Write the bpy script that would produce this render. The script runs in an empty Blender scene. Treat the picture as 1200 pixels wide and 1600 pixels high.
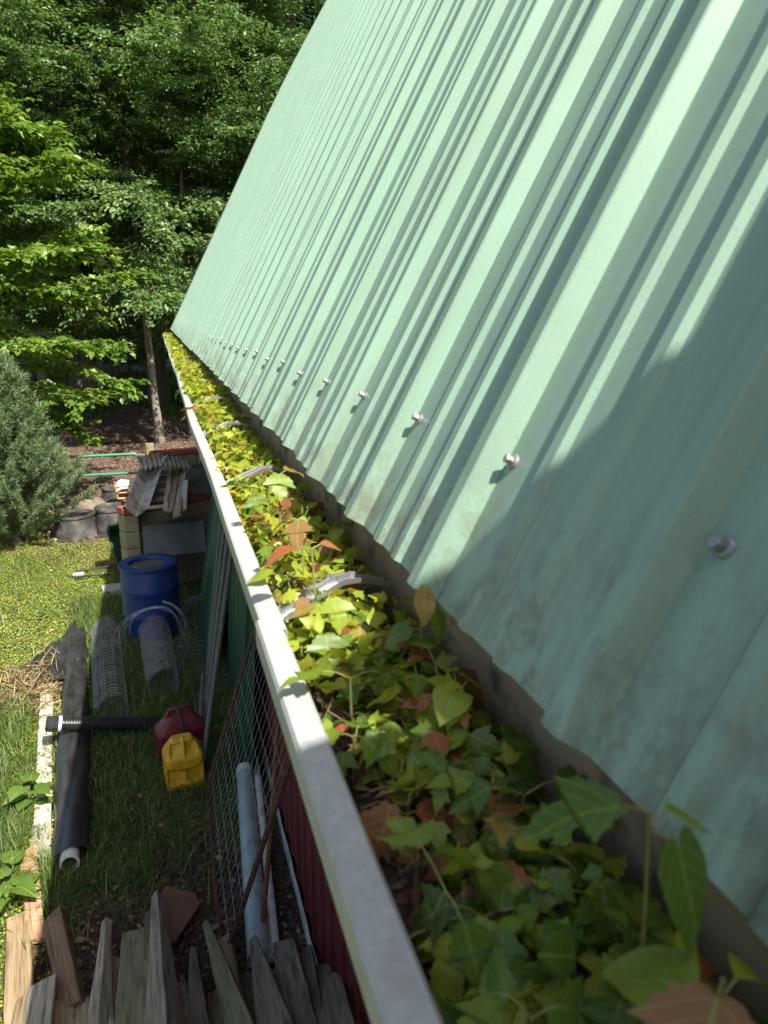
import bpy, math, random
import numpy as np
from mathutils import Vector, Matrix

# ------------------------------------------------------------------ camera, sky, sun, exposure
SC = bpy.context.scene
COL = SC.collection
H = 3.27                                   # lens height above the ground
PITCH, YAW, FPX = math.radians(14.7), math.radians(16.3), 1180.0   # FPX in pixels of a 1200x1600 picture
cd = bpy.data.cameras.new("camera")
cam = bpy.data.objects.new("camera", cd); COL.objects.link(cam)
cam.location = (0, 0, H)
cam.rotation_euler = (math.pi/2 - PITCH, 0, -YAW)
cd.sensor_fit = 'VERTICAL'; cd.sensor_height = 36.0; cd.sensor_width = 27.0
cd.lens = FPX/1600*36.0
cd.clip_start = 0.01; cd.clip_end = 2000
cd.dof.use_dof = True; cd.dof.focus_distance = 3.0; cd.dof.aperture_fstop = cd.lens/2.1
SC.camera = cam

SUN = Vector((0.31, -0.70, 1.0)).normalized()      # towards the sun
w = bpy.data.worlds.new("World"); SC.world = w; w.use_nodes = True
nt = w.node_tree; nt.nodes.clear()
out = nt.nodes.new('ShaderNodeOutputWorld'); bg = nt.nodes.new('ShaderNodeBackground'); sky = nt.nodes.new('ShaderNodeTexSky')
sky.sky_type = 'NISHITA'; sky.sun_disc = False
sky.sun_elevation = math.asin(SUN.z); sky.sun_rotation = math.atan2(SUN.x, SUN.y)
sky.altitude = 100; sky.dust_density = 3.0; sky.ozone_density = 0.4
bg.inputs['Strength'].default_value = 0.085
nt.links.new(sky.outputs[0], bg.inputs[0]); nt.links.new(bg.outputs[0], out.inputs[0])
sl = bpy.data.lights.new("sun", 'SUN'); so = bpy.data.objects.new("sun", sl); COL.objects.link(so)
sl.energy = 5.0; sl.angle = math.radians(0.53); sl.color = (1.0, 0.955, 0.87)
so.rotation_euler = (-SUN).to_track_quat('-Z', 'Y').to_euler(); so.location = (0, 0, 30)
SC.view_settings.view_transform = 'Standard'; SC.view_settings.look = 'None'
SC.view_settings.exposure = 1.08; SC.view_settings.gamma = 1.0
SC.cycles.use_denoising = True
SC.cycles.max_bounces = 8; SC.cycles.transparent_max_bounces = 8

# ------------------------------------------------------------------ picture <-> place (only to look up where things stand)
sp, cp, sy, cy = math.sin(PITCH), math.cos(PITCH), math.sin(YAW), math.cos(YAW)
FW = Vector((sy*cp, cy*cp, -sp)); RT = Vector((cy, -sy, 0)); UPV = RT.cross(FW)
CP = Vector((0, 0, H))
def ray(u, v): return RT*((u-600)/FPX) + UPV*((800-v)/FPX) + FW
def at(u, v, depth): return CP + ray(u, v)*depth
def gp(u, v, z=0.0):
    r = ray(u, v); return CP + r*((z-H)/r.z)
def atY(u, v, y):
    r = ray(u, v); return CP + r*(y/r.y)

# ------------------------------------------------------------------ helpers
ORG = {}
def tag(o, label=None, cat=None, group=None, kind=None):
    if label: o['label'] = label
    if cat: o['category'] = cat
    if group: o['group'] = group
    if kind: o['kind'] = kind
    return o
def thing(name, loc, label, cat, group=None, rz=0.0):
    o = bpy.data.objects.new(name, None); COL.objects.link(o)
    o.location = loc; o.empty_display_size = 0.1; o.rotation_euler.z = rz
    ORG[o.name] = Vector(loc)
    return tag(o, label, cat, group)
def link_mesh(name, me, mat, parent=None, origin=None):
    """me holds world coordinates; shift them to the parent's (or the given) origin"""
    o = bpy.data.objects.new(name, me); COL.objects.link(o)
    org = ORG[parent.name] if parent is not None else Vector(origin if origin is not None else (0, 0, 0))
    if org.length > 0: me.transform(Matrix.Translation(-org))
    if parent is not None: o.parent = parent
    else: o.location = org
    ORG[o.name] = org
    for m in (mat if isinstance(mat, (list, tuple)) else [mat]): me.materials.append(m)
    return o
def copy_tree(o, parent=None):
    c = o.copy(); COL.objects.link(c)
    if parent is not None: c.parent = parent
    for ch in list(o.children): copy_tree(ch, c)
    return c
def frame(d, up=Vector((0, 0, 1))):
    d = d.normalized()
    s = d.cross(up)
    if s.length < 1e-4: s = d.cross(Vector((0, 1, 0)))
    s.normalize(); return s, d, s.cross(d)          # side, along, up
class MB:
    def __init__(s): s.v, s.f = [], []
    def add(s, vs, fs):
        b = len(s.v); s.v += [tuple(x) for x in vs]; s.f += [tuple(i+b for i in f) for f in fs]
    def box(s, c, size, rot=None):
        c = Vector(c); vs = []
        for dx in (-.5, .5):
            for dy in (-.5, .5):
                for dz in (-.5, .5):
                    p = Vector((dx*size[0], dy*size[1], dz*size[2]))
                    if rot is not None: p = rot @ p
                    vs.append(c+p)
        s.add(vs, [(0,1,3,2),(4,6,7,5),(0,4,5,1),(2,3,7,6),(0,2,6,4),(1,5,7,3)])
    def tube(s, pts, r, n=8, caps=True, closed=False):
        pts = [Vector(p) for p in pts]; m = len(pts)
        rr = r if isinstance(r, (list, tuple)) else [r]*m
        vs = []; prev = None
        for i, p in enumerate(pts):
            if closed: d = pts[(i+1) % m]-pts[i-1]
            else: d = pts[min(i+1, m-1)]-pts[max(i-1, 0)]
            if d.length < 1e-9: d = Vector((0, 0, 1))
            d.normalize()
            if prev is None: sd, _, up = frame(d)
            else:
                sd = prev - d*prev.dot(d)
                sd = sd.normalized() if sd.length > 1e-6 else frame(d)[0]
                up = sd.cross(d)
            prev = sd
            for k in range(n):
                a = 2*math.pi*k/n; vs.append(p + (sd*math.cos(a)+up*math.sin(a))*rr[i])
        fs = []
        for i in range(m if closed else m-1):
            for k in range(n):
                a, b = i*n+k, i*n+(k+1) % n; j = (i+1) % m
                fs.append((a, b, j*n+(k+1) % n, j*n+k))
        if caps and not closed: fs += [tuple(range(n-1, -1, -1)), tuple((m-1)*n+k for k in range(n))]
        s.add(vs, fs)
    def lathe(s, prof, o, n=32, M=None, cap=False):
        vs, fs = [], []; o = Vector(o)
        for (r, z) in prof:
            for k in range(n):
                a = 2*math.pi*k/n; p = Vector((r*math.cos(a), r*math.sin(a), z))
                if M is not None: p = M @ p
                vs.append(o+p)
        for i in range(len(prof)-1):
            for k in range(n): fs.append((i*n+k, i*n+(k+1) % n, (i+1)*n+(k+1) % n, (i+1)*n+k))
        if cap: fs += [tuple(range(n-1, -1, -1)), tuple((len(prof)-1)*n+k for k in range(n))]
        s.add(vs, fs)
    def sweep(s, prof, y0, y1, closed=False, steps=1):
        """profile of (x, z) swept along Y"""
        m = len(prof); vs = []
        for j in range(steps+1):
            y = y0+(y1-y0)*j/steps
            vs += [(x, y, z) for (x, z) in prof]
        fs = []
        for j in range(steps):
            for i in range(m if closed else m-1):
                k = (i+1) % m; fs.append((j*m+i, j*m+k, (j+1)*m+k, (j+1)*m+i))
        if closed: fs += [tuple(range(m-1, -1, -1)), tuple(steps*m+i for i in range(m))]
        s.add(vs, fs)
    def mesh(s, name, smooth=False):
        me = bpy.data.meshes.new(name); me.from_pydata(s.v, [], s.f); me.update()
        if smooth:
            me.polygons.foreach_set('use_smooth', [True]*len(me.polygons))
            try: me.set_sharp_from_angle(angle=math.radians(40))
            except Exception: pass
        return me
    def build(s, name, mat, parent=None, origin=None, smooth=False):
        return link_mesh(name, s.mesh(name, smooth), mat, parent, origin)
def bevel(o, wd=0.004, seg=2):
    m = o.modifiers.new('bevel', 'BEVEL'); m.width = wd; m.segments = seg; m.limit_method = 'ANGLE'; m.angle_limit = math.radians(35); return o
def solid(o, t, off=-1):
    m = o.modifiers.new('solid', 'SOLIDIFY'); m.thickness = t; m.offset = off; return o
def np_mesh(name, V, F, tint=None, uv=None):
    """V (n,3), F (m,k) equal-sized polygons, tint per face, uv per corner"""
    me = bpy.data.meshes.new(name); m, k = F.shape
    me.vertices.add(len(V)); me.vertices.foreach_set('co', V.astype(np.float32).ravel())
    me.loops.add(m*k); me.loops.foreach_set('vertex_index', F.astype(np.int32).ravel())
    me.polygons.add(m); me.polygons.foreach_set('loop_start', np.arange(0, m*k, k, dtype=np.int32))
    try: me.polygons.foreach_set('loop_total', np.full(m, k, dtype=np.int32))
    except Exception: pass
    if tint is not None:
        a = me.attributes.new('tint', 'FLOAT', 'FACE'); a.data.foreach_set('value', tint.astype(np.float32))
    if uv is not None:
        l = me.uv_layers.new(name='UVMap'); l.data.foreach_set('uv', uv.astype(np.float32).ravel())
    me.update(calc_edges=True); me.validate(); return me
def unit(a): return a/np.maximum(np.linalg.norm(a, axis=1, keepdims=True), 1e-9)
def leaf_cards(name, pos, nrm, tan, size, tint, width=0.5, fold=0.12):
    """folded four-point leaves; pos is the leaf base"""
    t = unit(tan); n = unit(nrm - t*np.sum(nrm*t, 1, keepdims=True)); b = np.cross(t, n)
    L = size[:, None]
    base = pos; tip = pos+t*L - n*L*0.12
    m = pos+t*L*0.45
    r = m + b*L*width*0.5 + n*L*fold; l = m - b*L*width*0.5 + n*L*fold
    N = len(pos)
    V = np.stack([base, r, tip, l], 1).reshape(-1, 3)
    i = np.arange(N)[:, None]*4
    F = np.concatenate([i+np.array([[0, 1, 2]]), i+np.array([[0, 2, 3]])], 1).reshape(-1, 3)
    return np_mesh(name, V, F, np.repeat(tint, 2))

def leaf_cards2(pos, nrm, tan, size, tint, name, width=.8, fold=.25, lobed=False):
    """rounded, pointed, folded leaves (five rows, two halves) with leaf coordinates in the UV map"""
    t = unit(tan); n = unit(nrm - t*np.sum(nrm*t, 1, keepdims=True)); b = np.cross(t, n)
    rows = np.array([(0, .04), (.10, .34), (.34, .47), (.66, .30), (.88, .10), (1, .0)])
    if lobed: rows = np.array([(0, .03), (.06, .26), (.26, .44), (.42, .66), (.47, .34), (.62, .34), (.78, .20), (1, .0)])
    N = len(pos); L = size[:, None]
    fo = fold*rng.uniform(.2, 1.6, (N, 1)); dr = rng.uniform(.05, .5, (N, 1)); V = []; R = len(rows)
    for yy, ww in rows:
        for sg in (-1, 0, 1):
            x = sg*ww*width; V.append(pos+t*L*yy+b*L*x+n*L*(fo*abs(x)-dr*yy**2-.3*x*x))
    V = np.stack(V, 1).reshape(-1, 3); F = []; U = []
    for r in range(R-1):
        for c in (0, 1):
            q = [r*3+c, r*3+c+1, (r+1)*3+c+1, (r+1)*3+c]; F.append(q)
            U += [((i % 3-1)*rows[i//3][1]*width, rows[i//3][0]) for i in q]
    F = np.array(F); K = len(F)
    F = (np.arange(N)[:, None, None]*(R*3)+F[None]).reshape(-1, 4)
    me = np_mesh(name, V, F, np.repeat(tint, K), np.tile(np.array(U), (N, 1)))
    me.polygons.foreach_set('use_smooth', np.ones(len(me.polygons), bool)); return me
# ------------------------------------------------------------------ materials
def new_mat(name):
    m = bpy.data.materials.new(name); m.use_nodes = True; t = m.node_tree
    return m, t, t.nodes['Principled BSDF'], t.nodes, t.links
def ramp(N, L, fac, stops):
    r = N.new('ShaderNodeValToRGB'); e = r.color_ramp.elements
    while len(e) < len(stops): e.new(0.5)
    for el, (p, c) in zip(e, stops): el.position = p; el.color = (*c, 1)
    if fac is not None: L.new(fac, r.inputs['Fac'])
    return r
def coords(N, L, scale=(1, 1, 1), kind='Object'):
    tc = N.new('ShaderNodeTexCoord'); mp = N.new('ShaderNodeMapping'); mp.inputs['Scale'].default_value = scale
    L.new(tc.outputs[kind], mp.inputs['Vector']); return mp.outputs[0]
def noise(N, L, vec, scale, detail=4, rough=0.6):
    n = N.new('ShaderNodeTexNoise'); n.inputs['Scale'].default_value = scale; n.inputs['Detail'].default_value = detail
    n.inputs['Roughness'].default_value = rough
    if vec is not None: L.new(vec, n.inputs['Vector'])
    return n.outputs['Fac']
def mixc(N, L, fac, a, b, mode='MIX'):
    m = N.new('ShaderNodeMix'); m.data_type = 'RGBA'; m.blend_type = mode
    for sock, val in ((m.inputs[0], fac), (m.inputs[6], a), (m.inputs[7], b)):
        if isinstance(val, (int, float)): sock.default_value = val
        elif isinstance(val, (tuple, list)): sock.default_value = (*val, 1)
        else: L.new(val, sock)
    return m.outputs[2]
def maths(N, L, op, a, b=0.0, c=None):
    m = N.new('ShaderNodeMath'); m.operation = op
    for k, val in enumerate((a, b) if c is None else (a, b, c)):
        if isinstance(val, (int, float)): m.inputs[k].default_value = val
        else: L.new(val, m.inputs[k])
    return m.outputs[0]
def bump(N, L, P, h, strength=0.3, dist=0.01):
    b = N.new('ShaderNodeBump'); b.inputs['Strength'].default_value = strength; b.inputs['Distance'].default_value = dist
    L.new(h, b.inputs['Height']); L.new(b.outputs[0], P.inputs['Normal'])
def simple(name, c1, c2, scale=8, rough=0.6, bmp=0.2, metal=0.0, stretch=(1, 1, 1), dirt=None, dscale=3, bdist=0.005):
    m, t, P, N, L = new_mat(name)
    v = coords(N, L, stretch); n = noise(N, L, v, scale)
    r = ramp(N, L, n, [(0.3, c1), (0.7, c2)]); col = r.outputs[0]
    if dirt is not None:
        d = ramp(N, L, noise(N, L, coords(N, L), dscale, 6, 0.7), [(0.5, (0, 0, 0)), (0.68, (1, 1, 1))])
        col = mixc(N, L, d.outputs[0], col, dirt)
    L.new(col, P.inputs['Base Color']); P.inputs['Roughness'].default_value = rough; P.inputs['Metallic'].default_value = metal
    if bmp: bump(N, L, P, n, bmp, bdist)
    return m
def leafmat(name, stops, trans=0.35, rough=0.45, veins=False):
    m, t, P, N, L = new_mat(name)
    a = N.new('ShaderNodeAttribute'); a.attribute_name = 'tint'
    r = ramp(N, L, a.outputs['Fac'], stops); col = r.outputs[0]
    if veins:
        uv = N.new('ShaderNodeUVMap'); sx = N.new('ShaderNodeSeparateXYZ'); L.new(uv.outputs[0], sx.inputs[0])
        ax = maths(N, L, 'ABSOLUTE', sx.outputs[0])
        mid = maths(N, L, 'LESS_THAN', ax, 0.018)
        q = maths(N, L, 'SUBTRACT', sx.outputs[1], maths(N, L, 'MULTIPLY', ax, 0.75))
        fr = maths(N, L, 'FRACT', maths(N, L, 'MULTIPLY', q, 6.0))
        side = maths(N, L, 'MULTIPLY', maths(N, L, 'LESS_THAN', fr, 0.13), 0.6)
        vn = maths(N, L, 'MAXIMUM', mid, side)
        nz = noise(N, L, coords(N, L), 60, 3)
        col = mixc(N, L, maths(N, L, 'MULTIPLY', nz, 0.5), col, (0.10, 0.10, 0.02))
        col = mixc(N, L, maths(N, L, 'MULTIPLY', vn, 0.45), col, (0.42, 0.45, 0.12))
        bump(N, L, P, vn, 0.35, 0.001)
    L.new(col, P.inputs['Base Color']); P.inputs['Roughness'].default_value = rough
    tr = N.new('ShaderNodeBsdfTranslucent'); mx = N.new('ShaderNodeMixShader'); mx.inputs[0].default_value = trans
    tc = mixc(N, L, 1.0, col, (1.0, 1.0, 0.55), 'MULTIPLY')
    hs = N.new('ShaderNodeHueSaturation'); hs.inputs['Value'].default_value = 1.2; L.new(tc, hs.inputs['Color'])
    L.new(hs.outputs[0], tr.inputs['Color'])
    o = N['Material Output'] if 'Material Output' in N else N.get('Material Output')
    L.new(P.outputs[0], mx.inputs[1]); L.new(tr.outputs[0], mx.inputs[2]); L.new(mx.outputs[0], o.inputs['Surface'])
    return m
def woodmat(name, c1, c2, c3, moss=None):
    """grain runs along the object's local Y; each board gets its own tone"""
    m, t, P, N, L = new_mat(name)
    oi = N.new('ShaderNodeObjectInfo')
    tc = N.new('ShaderNodeTexCoord'); mp = N.new('ShaderNodeMapping'); mp.inputs['Scale'].default_value = (55, 2.2, 55)
    ad = N.new('ShaderNodeVectorMath'); ad.operation = 'ADD'; L.new(tc.outputs['Object'], ad.inputs[0])
    L.new(oi.outputs['Random'], ad.inputs[1]); L.new(ad.outputs[0], mp.inputs[0])
    g = noise(N, L, mp.outputs[0], 1.0, 6, 0.65)
    big = noise(N, L, coords(N, L, (6, 3, 6)), 1.0, 3)
    col = ramp(N, L, g, [(0.34, c1), (0.48, c2), (0.66, c3)]).outputs[0]
    hs = N.new('ShaderNodeHueSaturation'); L.new(col, hs.inputs['Color'])
    L.new(maths(N, L, 'ADD', maths(N, L, 'MULTIPLY', oi.outputs['Random'], 0.75), 0.5), hs.inputs['Value'])
    col = hs.outputs[0]
    if moss is not None:
        f = ramp(N, L, big, [(0.48, (0, 0, 0)), (0.72, (0.7, 0.7, 0.7))]).outputs[0]
        col = mixc(N, L, f, col, moss)
    L.new(col, P.inputs['Base Color']); P.inputs['Roughness'].default_value = 0.85
    bump(N, L, P, g, 0.5, 0.003)
    return m

MT = {}
# painted roof: mint green, chalky, streaked downhill, grime gathering along the drip edge
EX, EZ, AL = 0.201, H-0.2175, math.radians(62.5)           # drip edge and pitch
NX, NZ, UX, UZ = -math.sin(AL), math.cos(AL), math.cos(AL), math.sin(AL)
def roofmat():
    m, t, P, N, L = new_mat('roof_paint')
    tc = N.new('ShaderNodeTexCoord'); sx = N.new('ShaderNodeSeparateXYZ'); L.new(tc.outputs['Object'], sx.inputs[0])
    up = maths(N, L, 'SUBTRACT', sx.outputs[2], EZ)           # height over the drip edge
    mott = noise(N, L, coords(N, L), 5, 5, 0.6)
    col = ramp(N, L, mott, [(0.25, (0.225, 0.345, 0.26)), (0.75, (0.262, 0.39, 0.297))]).outputs[0]
    spk = noise(N, L, coords(N, L), 420, 2, 0.5)
    sp = ramp(N, L, spk, [(0.60, (0, 0, 0)), (0.72, (1, 1, 1))]).outputs[0]
    col = mixc(N, L, maths(N, L, 'MULTIPLY', sp, 0.5), col, (0.16, 0.22, 0.17))
    st = noise(N, L, coords(N, L, (3, 60, 3)), 1.0, 5, 0.65)
    sr = ramp(N, L, st, [(0.45, (0, 0, 0)), (0.75, (1, 1, 1))]).outputs[0]
    fall = N.new('ShaderNodeMapRange'); L.new(up, fall.inputs[0]); fall.inputs[1].default_value = 0.0; fall.inputs[2].default_value = 0.14
    fall.inputs[3].default_value = 1.0; fall.inputs[4].default_value = 0.0
    blot = ramp(N, L, noise(N, L, coords(N, L, (1, 1, .6)), 30, 8, 0.75), [(0.44, (0, 0, 0)), (0.60, (1, 1, 1))]).outputs[0]
    g = maths(N, L, 'MULTIPLY', fall.outputs[0], maths(N, L, 'MAXIMUM', blot, maths(N, L, 'MULTIPLY', sr, 0.8)))
    col = mixc(N, L, maths(N, L, 'MULTIPLY', g, 0.72), col, (0.12, 0.10, 0.07))
    col = mixc(N, L, maths(N, L, 'MULTIPLY', sr, 0.34), col, (0.19, 0.225, 0.16))
    # grime lies in the flats between the ribs
    hn = maths(N, L, 'ADD', maths(N, L, 'MULTIPLY', maths(N, L, 'SUBTRACT', sx.outputs[0], EX), NX), maths(N, L, 'MULTIPLY', up, NZ))
    pan = maths(N, L, 'LESS_THAN', hn, 0.0012)
    sp2 = ramp(N, L, noise(N, L, coords(N, L), 260, 3, 0.6), [(0.42, (0.25, 0.25, 0.25)), (0.62, (0.8, 0.8, 0.8))]).outputs[0]
    pf = maths(N, L, 'MULTIPLY', maths(N, L, 'MULTIPLY', pan, sp2), ramp(N, L, noise(N, L, coords(N, L, (1, 14, 1)), 1.3, 4), [(0.3, (0.25, 0.25, 0.25)), (0.7, (0.75, 0.75, 0.75))]).outputs[0])
    col = mixc(N, L, pf, col, (0.185, 0.20, 0.15))
    L.new(col, P.inputs['Base Color'])
    P.inputs['Roughness'].default_value = 0.42; P.inputs['Specular IOR Level'].default_value = 0.5
    bump(N, L, P, noise(N, L, coords(N, L), 9, 3), 0.06, 0.01)
    return m
MT['roof'] = roofmat()
MT['red_wall'] = simple('red_siding', (0.10, 0.012, 0.014), (0.15, 0.019, 0.019), 6, 0.55, 0.05, stretch=(1, 1, .3), dirt=(0.12, .03, .03))
MT['white_trim'] = simple('white_trim_paint', (0.62, 0.62, 0.60), (0.8, 0.8, 0.78), 20, 0.6, 0.1, dirt=(0.25, 0.22, 0.18))
MT['fascia'] = simple('weathered_fascia', (0.24, 0.17, 0.085), (0.38, 0.29, 0.17), 7, 0.8, 0.3, stretch=(1, .25, 1), dirt=(0.06, 0.05, 0.035), dscale=14)
MT['dark_trim'] = simple('dark_trim_paint', (0.05, 0.07, 0.06), (0.08, 0.1, 0.09), 10, 0.5, 0)
def galv():
    m, t, P, N, L = new_mat('galvanised_steel')
    v = N.new('ShaderNodeTexVoronoi'); v.inputs['Scale'].default_value = 75; L.new(coords(N, L), v.inputs['Vector'])
    n = noise(N, L, coords(N, L), 120, 5, 0.7)
    c = ramp(N, L, n, [(0.3, (0.37, 0.37, 0.35)), (0.5, (0.44, 0.44, 0.42)), (0.72, (0.50, 0.50, 0.48))]).outputs[0]
    sep = N.new('ShaderNodeSeparateColor'); L.new(v.outputs['Color'], sep.inputs[0])
    c = mixc(N, L, maths(N, L, 'MULTIPLY', sep.outputs[0], 0.18), c, (0.30, 0.31, 0.32))
    d = ramp(N, L, noise(N, L, coords(N, L, (1, .5, 1)), 22, 6, 0.7), [(0.56, (0, 0, 0)), (0.75, (1, 1, 1))]).outputs[0]
    c = mixc(N, L, maths(N, L, 'MULTIPLY', d, 0.5), c, (0.30, 0.25, 0.17))
    L.new(c, P.inputs['Base Color']); P.inputs['Metallic'].default_value = 0.15; P.inputs['Roughness'].default_value = 0.5
    bump(N, L, P, n, 0.08, 0.001); return m
MT['galv'] = galv()
MT['alu'] = simple('bright_aluminium', (0.55, 0.55, 0.54), (0.75, 0.75, 0.74), 30, 0.28, 0.05, metal=0.85)
MT['screw'] = simple('screw_steel', (0.24, 0.24, 0.235), (0.40, 0.40, 0.39), 60, 0.45, 0.02, metal=0.6)
MT['rubber'] = simple('black_rubber', (0.018, 0.018, 0.018), (0.05, 0.048, 0.045), 20, 0.7, 0.1)
MT['rust'] = simple('rust', (0.10, 0.035, 0.018), (0.22, 0.085, 0.04), 40, 0.85, 0.4)
MT['darkrust'] = simple('dark_rust', (0.05, 0.028, 0.018), (0.14, 0.07, 0.04), 40, 0.85, 0.4)
MT['wire'] = simple('wire', (0.20, 0.20, 0.195), (0.38, 0.38, 0.37), 30, 0.5, 0, metal=0.4)
MT['green_paint'] = simple('green_gate_paint', (0.02, 0.20, 0.10), (0.03, 0.26, 0.13), 20, 0.45, 0.05)
MT['dark_green'] = simple('dark_green_steel', (0.012, 0.055, 0.034), (0.02, 0.08, 0.05), 10, 0.5, 0.05)
MT['green_plastic'] = simple('green_plastic', (0.008, 0.045, 0.022), (0.012, 0.065, 0.032), 8, 0.45, 0.05)
MT['grey_tube'] = simple('grey_tube', (0.075, 0.085, 0.08), (0.14, 0.155, 0.15), 12, 0.5, 0.1, dirt=(0.18, 0.12, 0.07), dscale=9)
MT['blue'] = simple('blue_plastic', (0.008, 0.027, 0.15), (0.014, 0.045, 0.22), 6, 0.45, 0.05, dirt=(0.05, 0.055, 0.08), dscale=6)
MT['murk'] = simple('murky_water', (0.06, 0.06, 0.045), (0.15, 0.15, 0.11), 9, 0.25, 0.05)
MT['yellow'] = simple('yellow_plastic', (0.62, 0.36, 0.012), (0.72, 0.44, 0.02), 9, 0.5, 0.06, dirt=(0.42, 0.26, 0.03), dscale=10)
MT['maroon'] = simple('maroon_plastic', (0.12, 0.012, 0.022), (0.18, 0.018, 0.03), 9, 0.45, 0.06)
MT['blackfab'] = simple('black_fabric', (0.012, 0.012, 0.013), (0.04, 0.04, 0.04), 14, 0.38, 0.5, stretch=(1, .35, 1), bdist=0.02)
MT['blackplastic'] = simple('black_plastic', (0.012, 0.012, 0.013), (0.03, 0.03, 0.032), 20, 0.35, 0.1)
MT['pvc'] = simple('white_pvc', (0.6, 0.6, 0.57), (0.75, 0.75, 0.72), 15, 0.4, 0.03, dirt=(0.35, 0.3, 0.22), dscale=12)
MT['pvc_blue'] = simple('pale_blue_pvc', (0.30, 0.40, 0.41), (0.38, 0.48, 0.48), 10, 0.4, 0.03, dirt=(0.2, 0.22, 0.2), dscale=8)
MT['wood_grey'] = woodmat('weathered_grey_wood', (0.10, 0.082, 0.06), (0.29, 0.245, 0.175), (0.44, 0.39, 0.295))
MT['wood_brown'] = woodmat('weathered_brown_wood', (0.11, 0.068, 0.035), (0.30, 0.205, 0.11), (0.44, 0.325, 0.19))
MT['wood_moss'] = woodmat('mossy_wood', (0.09, 0.08, 0.045), (0.20, 0.185, 0.10), (0.30, 0.28, 0.16), moss=(0.16, 0.17, 0.05))
MT['wood_pale'] = woodmat('bleached_pale_wood', (0.30, 0.26, 0.19), (0.50, 0.45, 0.35), (0.62, 0.57, 0.46))
MT['wood_split'] = woodmat('split_orange_wood', (0.16, 0.08, 0.04), (0.34, 0.20, 0.11), (0.50, 0.33, 0.20))
MT['bark'] = simple('grey_bark', (0.075, 0.065, 0.05), (0.22, 0.195, 0.155), 9, 0.9, 0.8, stretch=(3, 3, .6), bdist=0.03)
MT['bark_pale'] = simple('pale_mottled_bark', (0.12, 0.105, 0.08), (0.42, 0.385, 0.31), 5, 0.9, 0.6, stretch=(2, 2, .7), bdist=0.03)
def maplebark():
    m, t, P, N, L = new_mat('mottled_bark')
    n = noise(N, L, coords(N, L, (2, 2, .7)), 5); c = ramp(N, L, n, [(0.3, (0.08, 0.07, 0.05)), (0.48, (0.19, 0.165, 0.125)), (0.7, (0.33, 0.295, 0.23))]).outputs[0]
    d = ramp(N, L, noise(N, L, coords(N, L, (3, 3, .6)), 9), [(0.3, (0.03, 0.026, 0.02)), (0.7, (0.10, 0.088, 0.07))]).outputs[0]
    tc = N.new('ShaderNodeTexCoord'); sx = N.new('ShaderNodeSeparateXYZ'); L.new(tc.outputs['Object'], sx.inputs[0])
    mr = N.new('ShaderNodeMapRange'); L.new(sx.outputs[2], mr.inputs[0]); mr.inputs[1].default_value = 2.6; mr.inputs[2].default_value = 4.4
    L.new(mixc(N, L, mr.outputs[0], c, d), P.inputs['Base Color']); P.inputs['Roughness'].default_value = .9; bump(N, L, P, n, .7, .03); return m
MT['maplebark'] = maplebark()
MT['twig'] = simple('twig_brown', (0.10, 0.06, 0.03), (0.2, 0.13, 0.07), 30, 0.8, 0.1)
MT['stemgreen'] = simple('seedling_stem', (0.20, 0.13, 0.05), (0.22, 0.26, 0.06), 60, 0.6, 0)
MT['terracotta'] = simple('terracotta', (0.14, 0.075, 0.052), (0.23, 0.13, 0.095), 10, 0.85, 0.4, dirt=(0.09, 0.075, 0.055), dscale=9)
MT['grey_sheet'] = simple('grey_sheet', (0.055, 0.063, 0.06), (0.10, 0.11, 0.104), 5, 0.6, 0.1, dirt=(0.04, 0.04, 0.035))
MT['slab'] = simple('concrete', (0.26, 0.255, 0.235), (0.40, 0.39, 0.36), 16, 0.9, 0.3, dirt=(0.18, .17, .14))
MT['stone'] = simple('tan_stone', (0.15, 0.12, 0.085), (0.25, 0.205, 0.15), 7, 0.9, 0.5)
MT['white_plastic'] = simple('white_plastic', (0.42, 0.47, 0.52), (0.58, 0.62, 0.65), 6, 0.45, 0.05)
MT['orange_plastic'] = simple('orange_plastic', (0.50, 0.19, 0.06), (0.62, 0.27, 0.10), 9, 0.45, 0.05)
MT['tub'] = simple('weathered_black_rubber', (0.025, 0.025, 0.025), (0.075, 0.073, 0.068), 5, 0.7, 0.3, dirt=(0.14, 0.13, 0.115), dscale=5)
MT['fibre'] = simple('corrugated_fibre_sheet', (0.26, 0.26, 0.20), (0.38, 0.38, 0.30), 6, 0.55, 0.1, dirt=(0.16, 0.15, 0.11), dscale=5)
def brickmat(name, ca, cb, cm, scale, bw, bh, mortar=0.02):
    m, t, P, N, L = new_mat(name)
    b = N.new('ShaderNodeTexBrick'); L.new(coords(N, L, (1, 1, 1), 'UV'), b.inputs['Vector'])
    b.inputs['Color1'].default_value = (*ca, 1); b.inputs['Color2'].default_value = (*cb, 1); b.inputs['Mortar'].default_value = (*cm, 1)
    b.inputs['Scale'].default_value = scale; b.inputs['Brick Width'].default_value = bw; b.inputs['Row Height'].default_value = bh
    b.inputs['Mortar Size'].default_value = mortar
    n = noise(N, L, coords(N, L), 9, 5)
    c = mixc(N, L, maths(N, L, 'MULTIPLY', n, 0.5), b.outputs['Color'], (0.10, 0.09, 0.06))
    L.new(c, P.inputs['Base Color']); P.inputs['Roughness'].default_value = 0.5
    bump(N, L, P, maths(N, L, 'SUBTRACT', 1.0, b.outputs['Fac']), 0.5, 0.006); return m
MT['block'] = simple('glazed_block', (0.19, 0.182, 0.11), (0.28, 0.268, 0.17), 8, 0.4, 0.1, dirt=(0.14, 0.13, 0.08), dscale=4)
MT['mortar'] = simple('mortar', (0.10, 0.10, 0.085), (0.17, 0.165, 0.14), 20, 0.9, 0.2)
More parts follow.
